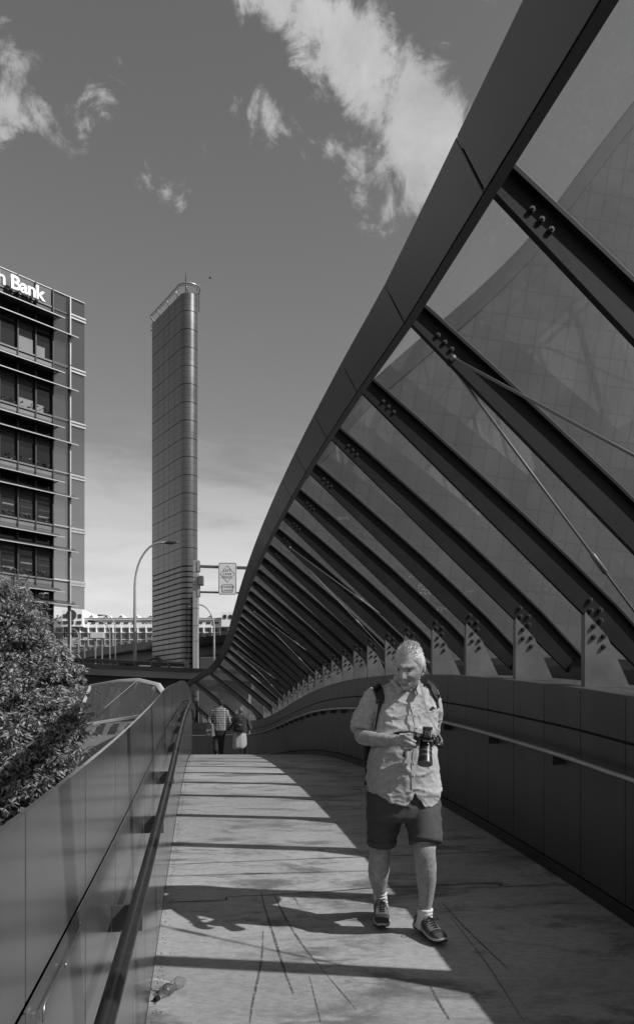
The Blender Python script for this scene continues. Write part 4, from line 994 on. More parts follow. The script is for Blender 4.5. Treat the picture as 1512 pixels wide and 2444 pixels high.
def ear(mb, side):
    rings = []
    for u in np.linspace(0, 1, 7):
        rings.append([Vector((side * (.071 + .016 * math.sin(u * 1.5)), .008 + .012 * u + (.006 + .011 * u) * math.cos(a), -.004 + (.022 + .010 * math.sin(u * 3)) * math.sin(a) * (1 if math.sin(a) > 0 else .9))) for a in np.linspace(0, 2 * math.pi, 14, endpoint=False)])
    mb.loft(rings)
def xf(mb, M): mb.v = [tuple(M @ Vector(v)) for v in mb.v]; return mb
def cloth(o, amp, sc, seed, stretch=(1, 1, 1), amp2=0):
    me = o.data; ns = [v.normal.copy() for v in me.vertices]
    for v, n in zip(me.vertices, ns):
        p = Vector((v.co.x * stretch[0], v.co.y * stretch[1], v.co.z * stretch[2])) * sc + Vector((seed, seed * 2, 0))
        r = 1 - abs(noise.noise(p)) * 2.2; r2 = noise.noise(p * .5 + Vector((9, 1, 2)))
        d = amp * (max(0, r) ** 3 - .25) + amp * .9 * r2 + amp2 * (1 - abs(noise.noise(p * 2.3)) * 2)
        v.co += n * d
    me.update()

from mathutils.bvhtree import BVHTree
# ================= the walking man with the camera
YM = 4.85
man0 = Vector(((968 - CX) / F * YM, YM, gz(YM)))
man = thing('person', 'grey haired bearded person in pale shirt and dark shorts looking down at a camera', 'person', man0)
def Q(px, py, dy=0): return P(px, py, YM + dy) - man0
def rpx(r, dy=0): return r / F * (YM + dy)
mb = MB()
# head
HC = Q(975, 1591, -.15)
HM = Matrix.Translation(HC) @ Euler((R(22), R(7), R(-24)), 'XYZ').to_matrix().to_4x4() @ Matrix.Scale(1.12, 4)
rows = head_grid()
hb = MB(); add_rows(hb, rows); ear(hb, 1); ear(hb, -1); xf(hb, HM)
mb.add(hb.v, hb.f)
# neck, torso core
limb(mb, [HM @ Vector((0, .03, -.03)), Q(972, 1635, -.02), Q(968, 1668, .02)], [.062, .064, .085], [.062, .066, .07])
limb(mb, [Q(968, 1655, .03), Q(968, 1690, .02), Q(964, 1760, .0), Q(962, 1840, -.01), Q(962, 1900, 0)], [.12, .17, .165, .18, .18], [.075, .105, .125, .135, .12])
# legs
legR = [(Q(930, 1900, .02), .095), (Q(915, 1960, .04), .085), (Q(907, 2015, .07), .066), (Q(905, 2042, .10), .064), (Q(903, 2082, .19), .068), (Q(904, 2110, .26), .052), (Q(906, 2138, .33), .040), (Q(908, 2165, .37), .040)]
limb(mb, [p for p, r in legR], [r for p, r in legR], [r * 1.05 for p, r in legR])
legL = [(Q(1002, 1900, .0), .097), (Q(1010, 1960, -.05), .088), (Q(1013, 2014, -.10), .071), (Q(1013, 2034, -.11), .066), (Q(1016, 2078, -.06), .064), (Q(1017, 2110, -.02), .056), (Q(1015, 2150, .03), .043), (Q(1013, 2176, .05), .040), (Q(1014, 2196, .06), .042)]
limb(mb, [p for p, r in legL], [r for p, r in legL], [r * 1.05 for p, r in legL])
mb.sphere(Q(1016, 2028, -.155), (.036, .022, .042)); mb.sphere(Q(905, 2032, .03), (.034, .022, .04))
# right arm (left in the picture): shoulder, elbow, forearm towards the camera he holds
arm = [(Q(905, 1668, .04), .062), (Q(885, 1700, .06), .056), (Q(868, 1740, .05), .048), (Q(863, 1757, -.0), .047), (Q(885, 1763, -.09), .045), (Q(915, 1767, -.19), .037), (Q(940, 1768, -.27), .029), (Q(951, 1769, -.30), .029)]
limb(mb, [p for p, r in arm], [r for p, r in arm])
# left arm folded behind the back
arm2 = [(Q(1030, 1668, .05), .058), (Q(1030, 1700, .12), .052), (Q(1026, 1750, .22), .046), (Q(1005, 1785, .22), .04), (Q(975, 1800, .2), .03)]
limb(mb, [p for p, r in arm2], [r for p, r in arm2])
def fingers(mb, chains, radii):
    for pts, r in zip(chains, radii):
        n = len(pts); limb(mb, pts, [r * (1.08 - .22 * i / (n - 1)) for i in range(n)], n=10); mb.sphere(pts[-1], r * .84, 10, 7)
def A(x, y, dy): return Q(816.5 + x * .2, 1512 + y * .2, dy)
# palm
pal = MB(); limb(pal, [A(640, 1292, -.285), A(680, 1300, -.31), A(722, 1308, -.335)], [.030, .037, .034], [.024, .022, .018]); 
rot = pal; mb.add(pal.v, pal.f)
limb(mb, [A(690, 1235, -.33), A(705, 1300, -.34), A(720, 1370, -.33)], [.016, .018, .014], n=10)
fingers(mb, [[A(690, 1232, -.335), A(745, 1225, -.37), A(810, 1262, -.395), A(868, 1288, -.395)],
             [A(695, 1280, -.34), A(750, 1288, -.385), A(815, 1318, -.40), A(862, 1336, -.385)],
             [A(700, 1325, -.34), A(750, 1342, -.38), A(800, 1360, -.39), A(838, 1362, -.375)],
             [A(710, 1362, -.33), A(745, 1385, -.36), A(785, 1392, -.37), A(812, 1388, -.36)],
             [A(660, 1245, -.30), A(700, 1205, -.27), A(755, 1195, -.25), A(800, 1200, -.245)]], [.0105, .0108, .0100, .0088, .0115])
# left hand resting behind the back
hb0 = Q(975, 1800, .2)
limb(mb, [hb0, hb0 + Vector((-.05, .01, -.01)), hb0 + Vector((-.085, .015, -.015))], [.028, .036, .034], [.016, .015, .013])
fingers(mb, [[hb0 + Vector((-.085, .015, .018 - .018 * k)), hb0 + Vector((-.12, .022, .02 - .02 * k)), hb0 + Vector((-.145 + .008 * abs(k - 1.3), .008, .018 - .02 * k))] for k in range(4)] + [[hb0 + Vector((-.04, .01, .03)), hb0 + Vector((-.065, .0, .05)), hb0 + Vector((-.085, -.01, .055))]], [.0095] * 4 + [.011])
body = fuse(mb, .0052, 'body', M_skin, man, 2)
cloth(body, .0022, 22, 2.1, (1, 1, .6), .0006)
body['label'] = 'fair weathered skin of face, forearm and lower legs'
# hair shell + strands
def shell(mask, off, name, m, jit, seed, parent):
    rnd = random.Random(seed); mb = MB(); nu = len(rows[0]); idx = {}; vs = []; fs = []
    cen = Vector((0, .01, 0))
    def vid(j, i):
        i %= nu
        if (j, i) not in idx:
            p = rows[j][i]; d = (p - cen).normalized(); w = mask(p)
            idx[(j, i)] = len(vs); vs.append(HM @ (p + d * (off * min(1, w * .55) - .0005 + rnd.uniform(0, jit))))
        return idx[(j, i)]
    for j in range(len(rows) - 1):
        for i in range(nu):
            if all(mask(rows[jj][ii % nu]) > 0 for jj, ii in ((j, i), (j, i+1), (j+1, i), (j+1, i+1))): fs.append((vid(j, i), vid(j, i+1), vid(j+1, i+1), vid(j+1, i)))
    mb.add(vs, fs); top = [vid(len(rows) - 1, i) for i in range(nu)] if mask(rows[-1][0]) > 0 else None
    if top: mb.f.append(tuple(top))
    return mb
def hairmask(p):
    fr = -p.y
    line = .088 + .005 * noise.noise(p * 40) - max(0, -fr + .035) * 2.0 - (max(0, abs(p.x) - .036) * 2.3)
    line = max(line, -.055 + max(0, .02 - p.y) * 1.6)
    if abs(p.x) > .055 and -.02 < p.y < .035 and p.z < .02: return -1
    return (p.z - line) * 30
hm = shell(hairmask, .0075, 'hair', M_hair, .0008, 5, man)
rnd = random.Random(11)
for j in range(4, len(rows)):
    for i in range(0, len(rows[0])):
        p = rows[j][i]
        if hairmask(p) < .04 or rnd.random() > .8 * max(.2, math.cos(math.pi * (j + 1) / 72 - math.pi / 2)): continue
        d = (p - Vector((0, .01, -.02))).normalized(); L_ = rnd.uniform(.014, .030) * (1.0 if p.z > .095 else .7)
        fl = noise.noise_vector(p * 22); dirn = (d * .55 + Vector((fl.x * .9 + rnd.gauss(0, .12), .55 + fl.y * .6 + rnd.gauss(0, .12), (.25 + fl.z * .5 if p.z > .07 else -.75)))).normalized()
        b0 = p + d * .004; sd = d.cross(dirn)
        if sd.length < .05: sd = Vector((1, 0, 0))
        sd = sd.normalized() * .0013
        q0, q1, q2 = b0, b0 + (d * .45 + dirn * .55).normalized() * L_ * .55, b0 + (dirn + d * .15).normalized() * L_
        vs = [q0 - sd, q0 + sd, q1 + sd * .7, q1 - sd * .7, q2]; hm.add([HM @ v for v in vs], [(0, 1, 2, 3), (3, 2, 4)])
hair = hm.build('hair', M_hair, man)
def beardmask(p):
    if p.y > -.04: return -1
    m = 1 - ((p.x / .036) ** 2 + ((p.z + .083) / .038) ** 2)
    if (p.x / .021) ** 2 + ((p.z + .067) / .011) ** 2 < 1: return -1
    return m
bm_ = shell(beardmask, .0045, 'beard', M_hair, .003, 8, man)
for _ in range(500):
    j = rnd.randrange(4, 34); i = rnd.randrange(len(rows[0])); p = rows[j][i]
    if beardmask(p) <= 0: continue
    d = (p - Vector((0, .01, 0))).normalized(); q = p + d * .004; e = q + (d * .4 + Vector((rnd.gauss(0, .2), 0, -1))).normalized() * .011
    bm_.add([HM @ (q + Vector((-.001, 0, 0))), HM @ (q + Vector((.001, 0, 0))), HM @ e], [(0, 1, 2)])
bm_.build('beard', mat('grey beard', .5, .7, 0, .2, 90, 3), man)
M_brow = mat('brow', .32, .7)
for s in (-1, 1):     # brows and downcast eyes
    bvh_pts = [(s * (.016 + .006 * k), .0275 + .003 * math.sin(k / 4 * math.pi)) for k in range(5)]
    def facept(x, z, off):
        best = min((p for r_ in rows for p in r_ if p.y < -.02), key=lambda p: (p.x - x) ** 2 + (p.z - z) ** 2); return HM @ (best + Vector((0, -off, 0)))
    MB().tube([facept(x, z, .002) for x, z in bvh_pts], [.0012, .0022, .0024, .002, .001], 8).build('eyebrow', M_brow, man, smooth=True)
    e = MB(); e.sphere((0, 0, 0), (.0105, .008, .0045), 14, 10); xf(e, Matrix.Translation(facept(s * .031, .0085, -.001)) @ HM.to_3x3().to_4x4()); e.build('eye', mat('eye dark', .06, .3), man, smooth=True)
    MB().tube([facept(s * (.021 + .0055 * k), .0065 - .0015 * math.sin(k / 4 * math.pi), .0065 + .0025 * math.sin(k / 4 * math.pi)) for k in range(5)], [.0012, .0022, .0024, .002, .001], 6).build('eyelash', M_lace, man, smooth=True)
MB().tube([facept(-.018 + .009 * k, -.0635, .001) for k in range(5)], [.001, .0026, .003, .0026, .001], 6).build('mouth_opening', mat('dark lips', .07, .5), man, smooth=True)

# shirt
sil = [(1626, 940, 1004, .075, .03), (1636, 916, 1024, .085, .03), (1645, 896, 1038, .10, .035), (1660, 889, 1046, .115, .03), (1690, 891, 1045, .135, .02), (1716, 893, 1041, .145, .01), (1750, 889, 1039, .155, .0), (1789, 884, 1039, .165, -.01), (1829, 876, 1045, .172, -.01), (1872, 875, 1050, .168, 0.), (1905, 877, 1050, .165, 0)]
sil = smooth_tab(sil, 6)
NSG = 120
def hem_row(x_px): return interp([(870, 1880), (881, 1884), (905, 1899), (930, 1916), (950, 1925), (974, 1930), (982, 1905), (988, 1887), (996, 1903), (1013, 1931), (1030, 1927), (1044, 1918), (1050, 1884), (1056, 1880)], x_px)[0]
sh = MB(); rings = []
for y, l, r, ry, cy in sil:
    cx = (l + r) / 2; rx = rpx((r - l) / 2); c_ = Q(cx, y, cy); rings.append(ell(c_, rx, ry, NSG, 2.35))
# front of the neck opens in a V
for v in rings[0]:
    if v.y < 0.02: 
        k = math.exp(-((v.x - Q(975, 0).x) / .028) ** 2); v.z -= .06 * k; v.y -= .045 * k
top_in = [v + (Q(972, 1640, .0) - v) * .16 + Vector((0, 0, -.012)) for v in rings[0]]
last = []
for v in rings[-1]:
    px = (v.x + man0.x) / (v.y + YM) * F + CX; row = hem_row(px) if v.y < .03 else 1915
    if v.y > .03: row = interp([(870, 1884), (890, 1905), (960, 1922), (1040, 1910), (1052, 1884)], px)[0]
    z = EYE + (HY - row) / F * (YM + v.y) - man0.z; last.append(Vector((v.x, v.y * 1.01, z)))
n = 5
seq = rings[:-5]
base = rings[-6]
for k in range(1, 9): seq.append([b.lerp(e, k / 8) + Vector(((b.x) * .015 * math.sin(k / 8 * 3), 0, 0)) for b, e in zip(base, last)])
shell_ = [top_in] + seq
inner = [[v + (Vector((Q(963, 0).x, 0, v.z)) - v) * .03 for v in seq[-1]], [v + (Vector((Q(963, 0).x, 0, v.z)) - v) * .06 + Vector((0, 0, .10)) for v in seq[-1]]]
sh.loft(shell_ + inner, caps=False)
shirt = sh.build('shirt', M_linen, man, smooth=True)
ss = shirt.modifiers.new('s', 'SUBSURF'); ss.levels = ss.render_levels = 1
me = evalmesh(shirt, 'shirt'); shirt.modifiers.clear(); shirt.data = me
cloth(shirt, .0095, 9, 3.3, (.75, .75, 1.5), .0015); cloth(shirt, .0045, 21, 6.3, (.7, .7, 1.3), .0008)
for p in shirt.data.polygons: p.use_smooth = True
# pull folds radiating from the strap and a soft belly
def tree_of(o): 
    return BVHTree.FromPolygons([v.co.copy() for v in o.data.vertices], [tuple(p.vertices) for p in o.data.polygons])
# sleeves
sl_ = MB()
slv = [(Q(908, 1664, .035), .086), (Q(893, 1680, .045), .086), (Q(880, 1700, .055), .083), (Q(871, 1720, .055), .081), (Q(866, 1738, .045), .078), (Q(864, 1746, .038), .072)]
limb(sl_, [p for p, r in slv], [r for p, r in slv], [r * .96 for p, r in slv], n=30)
sR = fuse(sl_, .006, 'sleeve', M_linen, man, 1); cloth(sR, .009, 11, 5.1, (.8, .8, 1.9), .0015)
cf = MB(); p0, p1 = Q(868, 1733, .048), Q(862, 1748, .03)
limb(cf, [p0, (p0 + p1) / 2, p1], [.080, .083, .079], [.078, .081, .077], n=28); cR = fuse(cf, .005, 'cuff', M_linen, man, 2); cloth(cR, .003, 18, 2.2)
sl_ = MB(); slv = [(Q(1022, 1664, .04), .07), (Q(1031, 1690, .08), .067), (Q(1029, 1720, .15), .065), (Q(1027, 1745, .2), .06)]
limb(sl_, [p for p, r in slv], [r for p, r in slv], n=26); sL = fuse(sl_, .006, 'sleeve', M_linen, man, 1); cloth(sL, .006, 11, 8.1, (.8, .8, 1.6))
BV = tree_of(shirt); BVs = tree_of(sR)
def surf(px, py, off=.004, both=True):
    o = Vector((0, 0, EYE)) - man0; d = Vector(((px - CX) / F, 1, (HY - py) / F)).normalized(); best = None
    for t in ((BV, BVs) if both else (BV,)):
        h = t.ray_cast(o, d)
        if h[0] is not None and (best is None or h[3] < best[3]): best = h
    if best is None or best[3] > 5.6: return Q(px, py, -.05), Vector((0, -1, 0))
    nrm = best[1] if best[1].dot(d) < 0 else -best[1]
    return best[0] + nrm * off, nrm
def ribbon(pts, widths, off, th, name, m, parent, conv=surf, smooth_=True):
    q = smooth_tab([(*p, w) for p, w in zip(pts, widths)], 5); P3 = []; Nn = []
    for x, y, w in q: a, n_ = conv(x, y, off); P3.append(a); Nn.append(n_)
    # soften bumps
    for _ in range(2): P3 = [P3[0]] + [(P3[i-1] + P3[i] * 2 + P3[i+1]) / 4 for i in range(1, len(P3) - 1)] + [P3[-1]]
    rings = []
    for i, p in enumerate(P3):
        d = (P3[min(i+1, len(P3)-1)] - P3[max(i-1, 0)]).normalized(); n_ = (Nn[i] - d * Nn[i].dot(d)).normalized(); s = d.cross(n_).normalized() * q[i][2] / 2
        rings.append([p - s, p + s, p + s * .92 + n_ * th, p - s * .92 + n_ * th])
    o = MB().loft(rings).build(name, m, parent, autos=True); return o
# placket, pocket, collar, buttons
pl = [(976, 1668), (980, 1680), (985, 1694), (989, 1708), (992, 1724), (994, 1745), (992, 1770), (989, 1800), (986, 1830), (985, 1860), (987, 1884)]
ribbon(pl, [.026] * 11, .0005, .0035, 'placket', M_linen, man)
for x, y in ((984.5, 1688), (989.5, 1708), (994, 1737), (986.5, 1822), (985.8, 1850)):
    a, n_ = surf(x + .5, y, .006); mb = MB(); mb.sphere(a, (.0055, .003, .0055), 10, 6); mb.build('button', M_btn, man, smooth=True)
ribbon([(1016, 1700), (1028, 1699), (1037, 1696)], [.009] * 3, .001, .003, 'pocket_edge', M_linen, man)
a, n_ = surf(1030, 1694, .004); mb = MB(); mb.add([a + Vector((-.022, 0, 0)), a + Vector((.02, 0, .004)), a + Vector((.002, -.004, .022))], [(0, 1, 2)]); mb.prism([a + Vector((-.022, 0, 0)), a + Vector((.02, 0, .004)), a + Vector((.002, 0, .022))], (0, -.006, 0)); mb.build('pocket_item', M_pack, man)
def collar(pts, name='collar'):
    v = [Q(*p) for p in pts]; mb = MB(); c_ = sum(v, Vector()) / len(v); mb.prism(v, (0, .006, 0)); o = mb.build(name, M_linen, man); bevel(o, .002, 2); return o
collar([(928, 1622, -.005), (940, 1640, -.085), (946, 1657, -.135), (957, 1651, -.135), (963, 1646, -.13), (949, 1636, -.10), (940, 1622, -.03)])
collar([(1002, 1624, -.02), (994, 1640, -.09), (989, 1652, -.12), (992, 1660, -.135), (1005, 1657, -.125), (1008, 1640, -.08), (1010, 1626, -.02)])
cb = MB(); cb.loft([[Q(970, 1627, .02) + Vector((.083 * math.cos(a), .078 * math.sin(a), .0)) for a in np.linspace(R(-35), R(215), 22)], [Q(970, 1618, .03) + Vector((.077 * math.cos(a), .072 * math.sin(a), .012)) for a in np.linspace(R(-35), R(215), 22)]], caps=False)
cbo = cb.build('collar', M_linen, man, smooth=True); so_ = cbo.modifiers.new('s', 'SOLIDIFY'); so_.thickness = .005

# shorts
st = MB()
rg = [ell(Q(962, y, .0), rpx(h), d, 40, 2.5) for y, h, d in ((1868, 84, .145), (1890, 87, .15), (1920, 88, .15), (1945, 88, .145), (1958, 86, .12))]
st.loft(rg)
def legcloth(mb, pts): limb(mb, [p for p, a, b in pts], [a for p, a, b in pts], [b for p, a, b in pts], n=36, spline=True)
legcloth(st, [(Q(922, 1925, .02), rpx(46), .125), (Q(916, 1960, .04), rpx(42), .115), (Q(912, 1990, .05), rpx(36.5), .105), (Q(910, 2014, .065), rpx(34), .10)])
legcloth(st, [(Q(1003, 1925, -.02), rpx(46), .125), (Q(1010, 1960, -.05), rpx(43), .12), (Q(1013.5, 1990, -.08), rpx(40), .112), (Q(1015, 2013, -.10), rpx(38), .108)])
shorts = fuse(st, .0065, 'shorts', M_short, man, 2); cloth(shorts, .0075, 8, 7.7, (.8, .8, 1.5), .0012)
for pts in ([(877, 2007), (895, 2010), (915, 2011), (941, 2008)], [(978, 2004), (1000, 2007), (1030, 2007), (1050, 2004)]):
    BVt = tree_of(shorts)
    def sf(px, py, off):
        o = Vector((0, 0, EYE)) - man0; d = Vector(((px - CX) / F, 1, (HY - py) / F)).normalized(); h = BVt.ray_cast(o, d)
        return (h[0] + h[1] * off, h[1]) if h[0] is not None else (Q(px, py, -.05), Vector((0, -1, 0)))
    pts = [(min(max(x, pts[0][0] + 3), pts[-1][0] - 3), y) for x, y in pts]
    ribbon(pts, [.003] * len(pts), .0002, .0015, 'hem_stitch', M_lace, man, sf)
# socks
for pts in ([(Q(906, 2131, .31), .044), (Q(907, 2145, .345), .046), (Q(908, 2168, .37), .05)], [(Q(1013.5, 2170, .047), .047), (Q(1013, 2190, .055), .049), (Q(1010, 2212, .07), .055)]):
    mb = MB(); limb(mb, [p for p, r in pts], [r for p, r in pts], [r * 1.08 for p, r in pts], n=24); s_ = mb.build('sock', M_sock, man, smooth=True)
    q = MB(); c0 = pts[0][0]; q.loft([ell(c0 + Vector((0, 0, dz)), pts[0][1] + dr, pts[0][1] * 1.08 + dr, 24) for dz, dr in ((-.012, .0), (-.008, .0025), (.004, .003), (.006, -.002))]); q.build('cuff_band', M_sock, s_, smooth=True)
def shoe(heel, toe, pitch, roll=0):
    """heel and toe on the ground, local to the man; toe points along the shoe"""
    h = Vector(heel); t = Vector(toe); d = t - h; d.z = 0; L_ = d.length; d.normalize(); s = Vector((-d.y, d.x, 0))
    M_ = Matrix(((s.x, d.x, 0, h.x), (s.y, d.y, 0, h.y), (0, 0, 1, h.z), (0, 0, 0, 1)))
    sl = math.atan2(toe[2] - heel[2], L_)
    M_ = M_ @ Matrix.Translation((0, L_ * .72, 0)) @ Matrix.Rotation(-pitch + sl, 4, 'X') @ Matrix.Translation((0, -L_ * .72, 0))
    rt = M_
    prof = [(-.01, .022, .010), (.02, .034, .0), (.08, .037, .0), (.2, .037, .004), (.38, .037, .007), (.55, .046, .002), (.72, .052, .0), (.86, .048, .003), (.95, .036, .010), (1.0, .018, .020)]
    def ring(y, w, z0, z1, n=20, e=3.2): return [Vector((w * math.copysign(abs(math.cos(a)) ** (2/e), math.cos(a)), y, (z0 + z1) / 2 + (z1 - z0) / 2 * math.copysign(abs(math.sin(a)) ** (2/e), math.sin(a)))) for a in np.linspace(0, 2*math.pi, n, endpoint=False)]
    parts = {}
    mb = MB(); mb.loft([[M_ @ v for v in ring(y * L_, w + .001, z, z + .010)] for y, w, z in prof]); out = mb.build('outsole', M_lace, None, smooth=True)
    mb = MB(); mb.loft([[M_ @ v for v in ring(y * L_, w + .004, z + .007, z + (.036 if y < .4 else .030 if y < .9 else .026))] for y, w, z in prof]); mid = mb.build('midsole', M_mids, None, smooth=True)
    up_ = [(.0, .026, .03, .070), (.04, .034, .028, .092), (.12, .036, .028, .094), (.22, .036, .028, .086), (.32, .037, .028, .098), (.42, .039, .026, .104), (.5, .042, .026, .092), (.6, .046, .024, .078), (.72, .049, .022, .065), (.84, .045, .022, .054), (.94, .034, .024, .042), (.985, .02, .026, .034)]
    mb = MB(); mb.loft([[M_ @ v for v in ring(y * L_, w, z0, z1, 24, 2.3)] for y, w, z0, z1 in up_]); upper = fuse(mb, .004, 'upper', M_shoe, None, 1)
    mb = MB(); mb.loft([[M_ @ v for v in ring(y * L_, w + .0015, z0 - .002, z1 + .0015, 24, 2.3)] for y, w, z0, z1 in up_[8:] + [(1.0, .008, .028, .032)]]); toecap = mb.build('toe_cap', M_toe, None, smooth=True)
    sh_ = bpy.data.objects.new('shoe', None); COL.objects.link(sh_)
    root = upper; root.name = 'shoe'
    for o in (out, mid, toecap): o.parent = root
    mb = MB()
    for k in range(5):
        y = (.44 + .058 * k) * L_; zt = interp([(a_[0], a_[3]) for a_ in up_], y / L_)[0] + .004; w = .022
        mb.tube([M_ @ Vector((-w, y, zt - .008)), M_ @ Vector((-.008, y + .004, zt + .002)), M_ @ Vector((.008, y + .004, zt + .002)), M_ @ Vector((w, y, zt - .008))], .0028, 6)
        if k < 4: mb.tube([M_ @ Vector((-w, y, zt - .007)), M_ @ Vector((0, y + .008, zt + .003)), M_ @ Vector((w, y + .016, zt - .01))], .0025, 6)
    zt = .112
    for sg in (-1, 1):
        loop = [Vector((0, .42 * L_, zt)), Vector((sg * .02, .42 * L_ + .012, zt + .012)), Vector((sg * .045, .42 * L_ + .02, zt + .006)), Vector((sg * .05, .42 * L_ + .028, zt - .012)), Vector((sg * .03, .42 * L_ + .025, zt - .01)), Vector((0, .42 * L_ + .006, zt))]
        mb.tube([M_ @ Vector(p) for p in smooth_tab([tuple(p) for p in loop], 4)], .0024, 6)
        mb.tube([M_ @ Vector((0, .43 * L_, zt)), M_ @ Vector((sg * .02, .48 * L_, zt - .012)), M_ @ Vector((sg * .034, .56 * L_, zt - .045))], .0024, 6)
    mb.build('laces', M_lace, root, smooth=True)
    mb = MB(); mb.loft([[M_ @ v for v in ring(y * L_, w, z0, z1, 14)] for y, w, z0, z1 in ((.36, .018, .09, .112), (.34, .022, .10, .128), (.325, .018, .112, .135))]); mb.build('tongue', M_shoe, root, smooth=True)
    # crossing side stripes
    for sg in (-1, 1):
        for (y0, z0), (y1, z1) in (((.30, .045), (.50, .085)), ((.36, .045), (.56, .080)), ((.34, .088), (.50, .042)), ((.27, .080), (.60, .045))):
            w0 = interp([(a_[0], a_[1]) for a_ in up_], y0)[0]; w1 = interp([(a_[0], a_[1]) for a_ in up_], y1)[0]
            f = lambda y, z, w: M_ @ Vector((sg * (w * (1 - max(0, (z - .06)) * 9) + .0015), y * L_, z))
            MB().tube([f(y0, z0, w0), f((y0 + y1) / 2, (z0 + z1) / 2, (w0 + w1) / 2 + .001), f(y1, z1, w1)], .0024, 6).build('side_stripe', M_toe, root, smooth=True)
    bpy.data.objects.remove(sh_)
    root.parent = man; return root
def gp3(px, Y): X = (px - CX) / F * Y; return Vector((X, Y, gz(Y))) - man0
f1h = gp3(993, 4.98); f1t = gp3(1059, 4.70); shoe(f1h, f1t, 0.02)
f2h = gp3(905, 5.27); f2t = gp3(912, 4.96); shoe(f2h, f2t, .14)

# ---- backpack he wears
bp0 = man0 + Vector((0, .2, .0))
pk = thing('backpack', 'black backpack worn on the back of the walking person with the camera', 'backpack', man0)
mb = MB(); mb.loft([ell(Q(941 + o, y, .26), rpx(h), d, 28, 3.2) for y, h, d, o in ((1640, 60, .07, 10), (1650, 72, .10, 8), (1700, 78, .12, 4), (1760, 80, .13, 2), (1810, 80, .13, 0), (1845, 74, .12, 0), (1862, 60, .08, 0))]); fb = fuse(mb, .01, 'pack_body', M_pack, pk, 3); cloth(fb, .006, 6, 1.2)
mb = MB(); mb.tube([Q(876, 1780, .16), Q(872, 1815, .2), Q(878, 1856, .16)], .012, 8); mb.build('side_webbing', M_strap, pk, smooth=True)
s1 = ribbon([(896, 1637), (902, 1645), (906, 1660), (908.5, 1672), (907, 1681)], [.054, .058, .056, .05, .034], .006, .012, 'strap', M_strap, pk)
ribbon([(907, 1681), (905.5, 1692), (903, 1704), (900, 1722), (896, 1742)], [.022, .02, .012, .010, .010], .005, .006, 'strap', M_strap, pk)
s2 = ribbon([(1006, 1625), (1018, 1631), (1030, 1645), (1037, 1660), (1040, 1669)], [.044, .05, .05, .042, .032], .006, .012, 'strap', M_strap, pk)
ribbon([(1040, 1669), (1041, 1678), (1043, 1690)], [.018, .015, .010], .006, .006, 'strap', M_strap, pk)
for (x, y), s_ in (((906.5, 1677), s1), ((1038.5, 1664), s2)):
    a, n_ = surf(x, y, .016); b_ = MB(); b_.box((a.x - .018, a.y - .006, a.z - .012), (a.x + .018, a.y + .006, a.z - .006)); b_.box((a.x - .018, a.y - .006, a.z + .006), (a.x + .018, a.y + .006, a.z + .012)); b_.box((a.x - .018, a.y - .006, a.z - .012), (a.x - .013, a.y + .006, a.z + .012)); b_.box((a.x + .013, a.y - .006, a.z - .012), (a.x + .018, a.y + .006, a.z + .012)); b_.build('buckle', M_cam2, s_)
a = Q(877, 1869, -.02); mb = MB(); mb.box((a.x - .02, a.y - .02, a.z - .012), (a.x + .012, a.y + .02, a.z + .014)); bevel(mb.build('belt_clip', M_pack, man), .004, 2)

# ---- camera he holds
cm0 = A(985, 1262, -.30); ct = thing('camera', 'black mirrorless camera with long zoom lens held at the waist by the walking person', 'camera', man0 + cm0)
lv = Vector((-.10, -.45, -.885)).normalized(); rv = Vector((1, -.05, -.08)); rv = (rv - lv * rv.dot(lv)).normalized(); uv = rv.cross(lv).normalized()
if uv.y > 0: uv = -uv
def cp(r, u, l): return rv * r + uv * u + lv * l
def cbox(r0, r1, u0, u1, l0, l1, name, m, bv=.004, par=None):
    mb = MB(); mb.hexa([cp(r0, u0, l0), cp(r1, u0, l0), cp(r1, u1, l0), cp(r0, u1, l0)], [cp(r0, u0, l1), cp(r1, u0, l1), cp(r1, u1, l1), cp(r0, u1, l1)]); return bevel(mb.build(name, m, par or ct), bv, 3)
cbox(-.064, .056, -.06, .036, -.022, .022, 'camera_body', M_cam, .008)
cbox(-.070, -.040, -.055, .030, -.01, .042, 'grip', M_cam, .010)
hp = cbox(-.020, .034, .030, .062, -.040, .020, 'viewfinder_hump', M_cam, .008)
cbox(-.009, .019, .062, .066, -.020, .006, 'hot_shoe', M_cam2, .001, hp); cbox(-.004, .014, .066, .068, -.014, .002, 'shoe_insert', M_cam, .0005, hp)
cbox(-.022, .036, .036, .060, -.056, -.040, 'eyecup', M_pack, .004, hp)
pb = cbox(-.018, .040, .036, .046, .020, .036, 'button_plate', M_cam2, .002)
for k in range(3):
    for j in range(2): MB().sphere(cp(-.008 + k * .016, .047, .024 + j * .008), .0025, 8, 6).build('button', M_cam, pb)
def cyl(l0, l1, r0, r1, name, m, c=(.006, -.012), par=None, n=36):
    mb = MB(); mb.loft([[cp(c[0] + r * math.cos(a), c[1] + r * math.sin(a), l) for a in np.linspace(0, 2*math.pi, n, endpoint=False)] for l, r in ((l0, r0), (l1, r1))]); return mb.build(name, m, par or ct, autos=True)
for (r_, u_, l0, rad) in ((-.045, .036, 0, .011), (-.028, .036, -.006, .009), (.046, .036, -.004, .010)):
    mb = MB(); mb.loft([[cp(r_, u_ + h, l0) + rv * rad * math.cos(a) + lv * rad * math.sin(a) for a in np.linspace(0, 2*math.pi, 20, endpoint=False)] for h in (0, .009)]); mb.build('dial', M_cam2, ct, autos=True)
ln = cyl(.020, .052, .033, .036, 'lens', M_cam)
cyl(.053, .068, .0385, .0385, 'zoom_ring', M_cam, par=ln); cyl(.068, .082, .0375, .0375, 'lens_band', M_cam2, par=ln); cyl(.082, .10, .0390, .0390, 'focus_ring', M_cam, par=ln); cyl(.10, .112, .0385, .039, 'lens_band', M_cam2, par=ln)
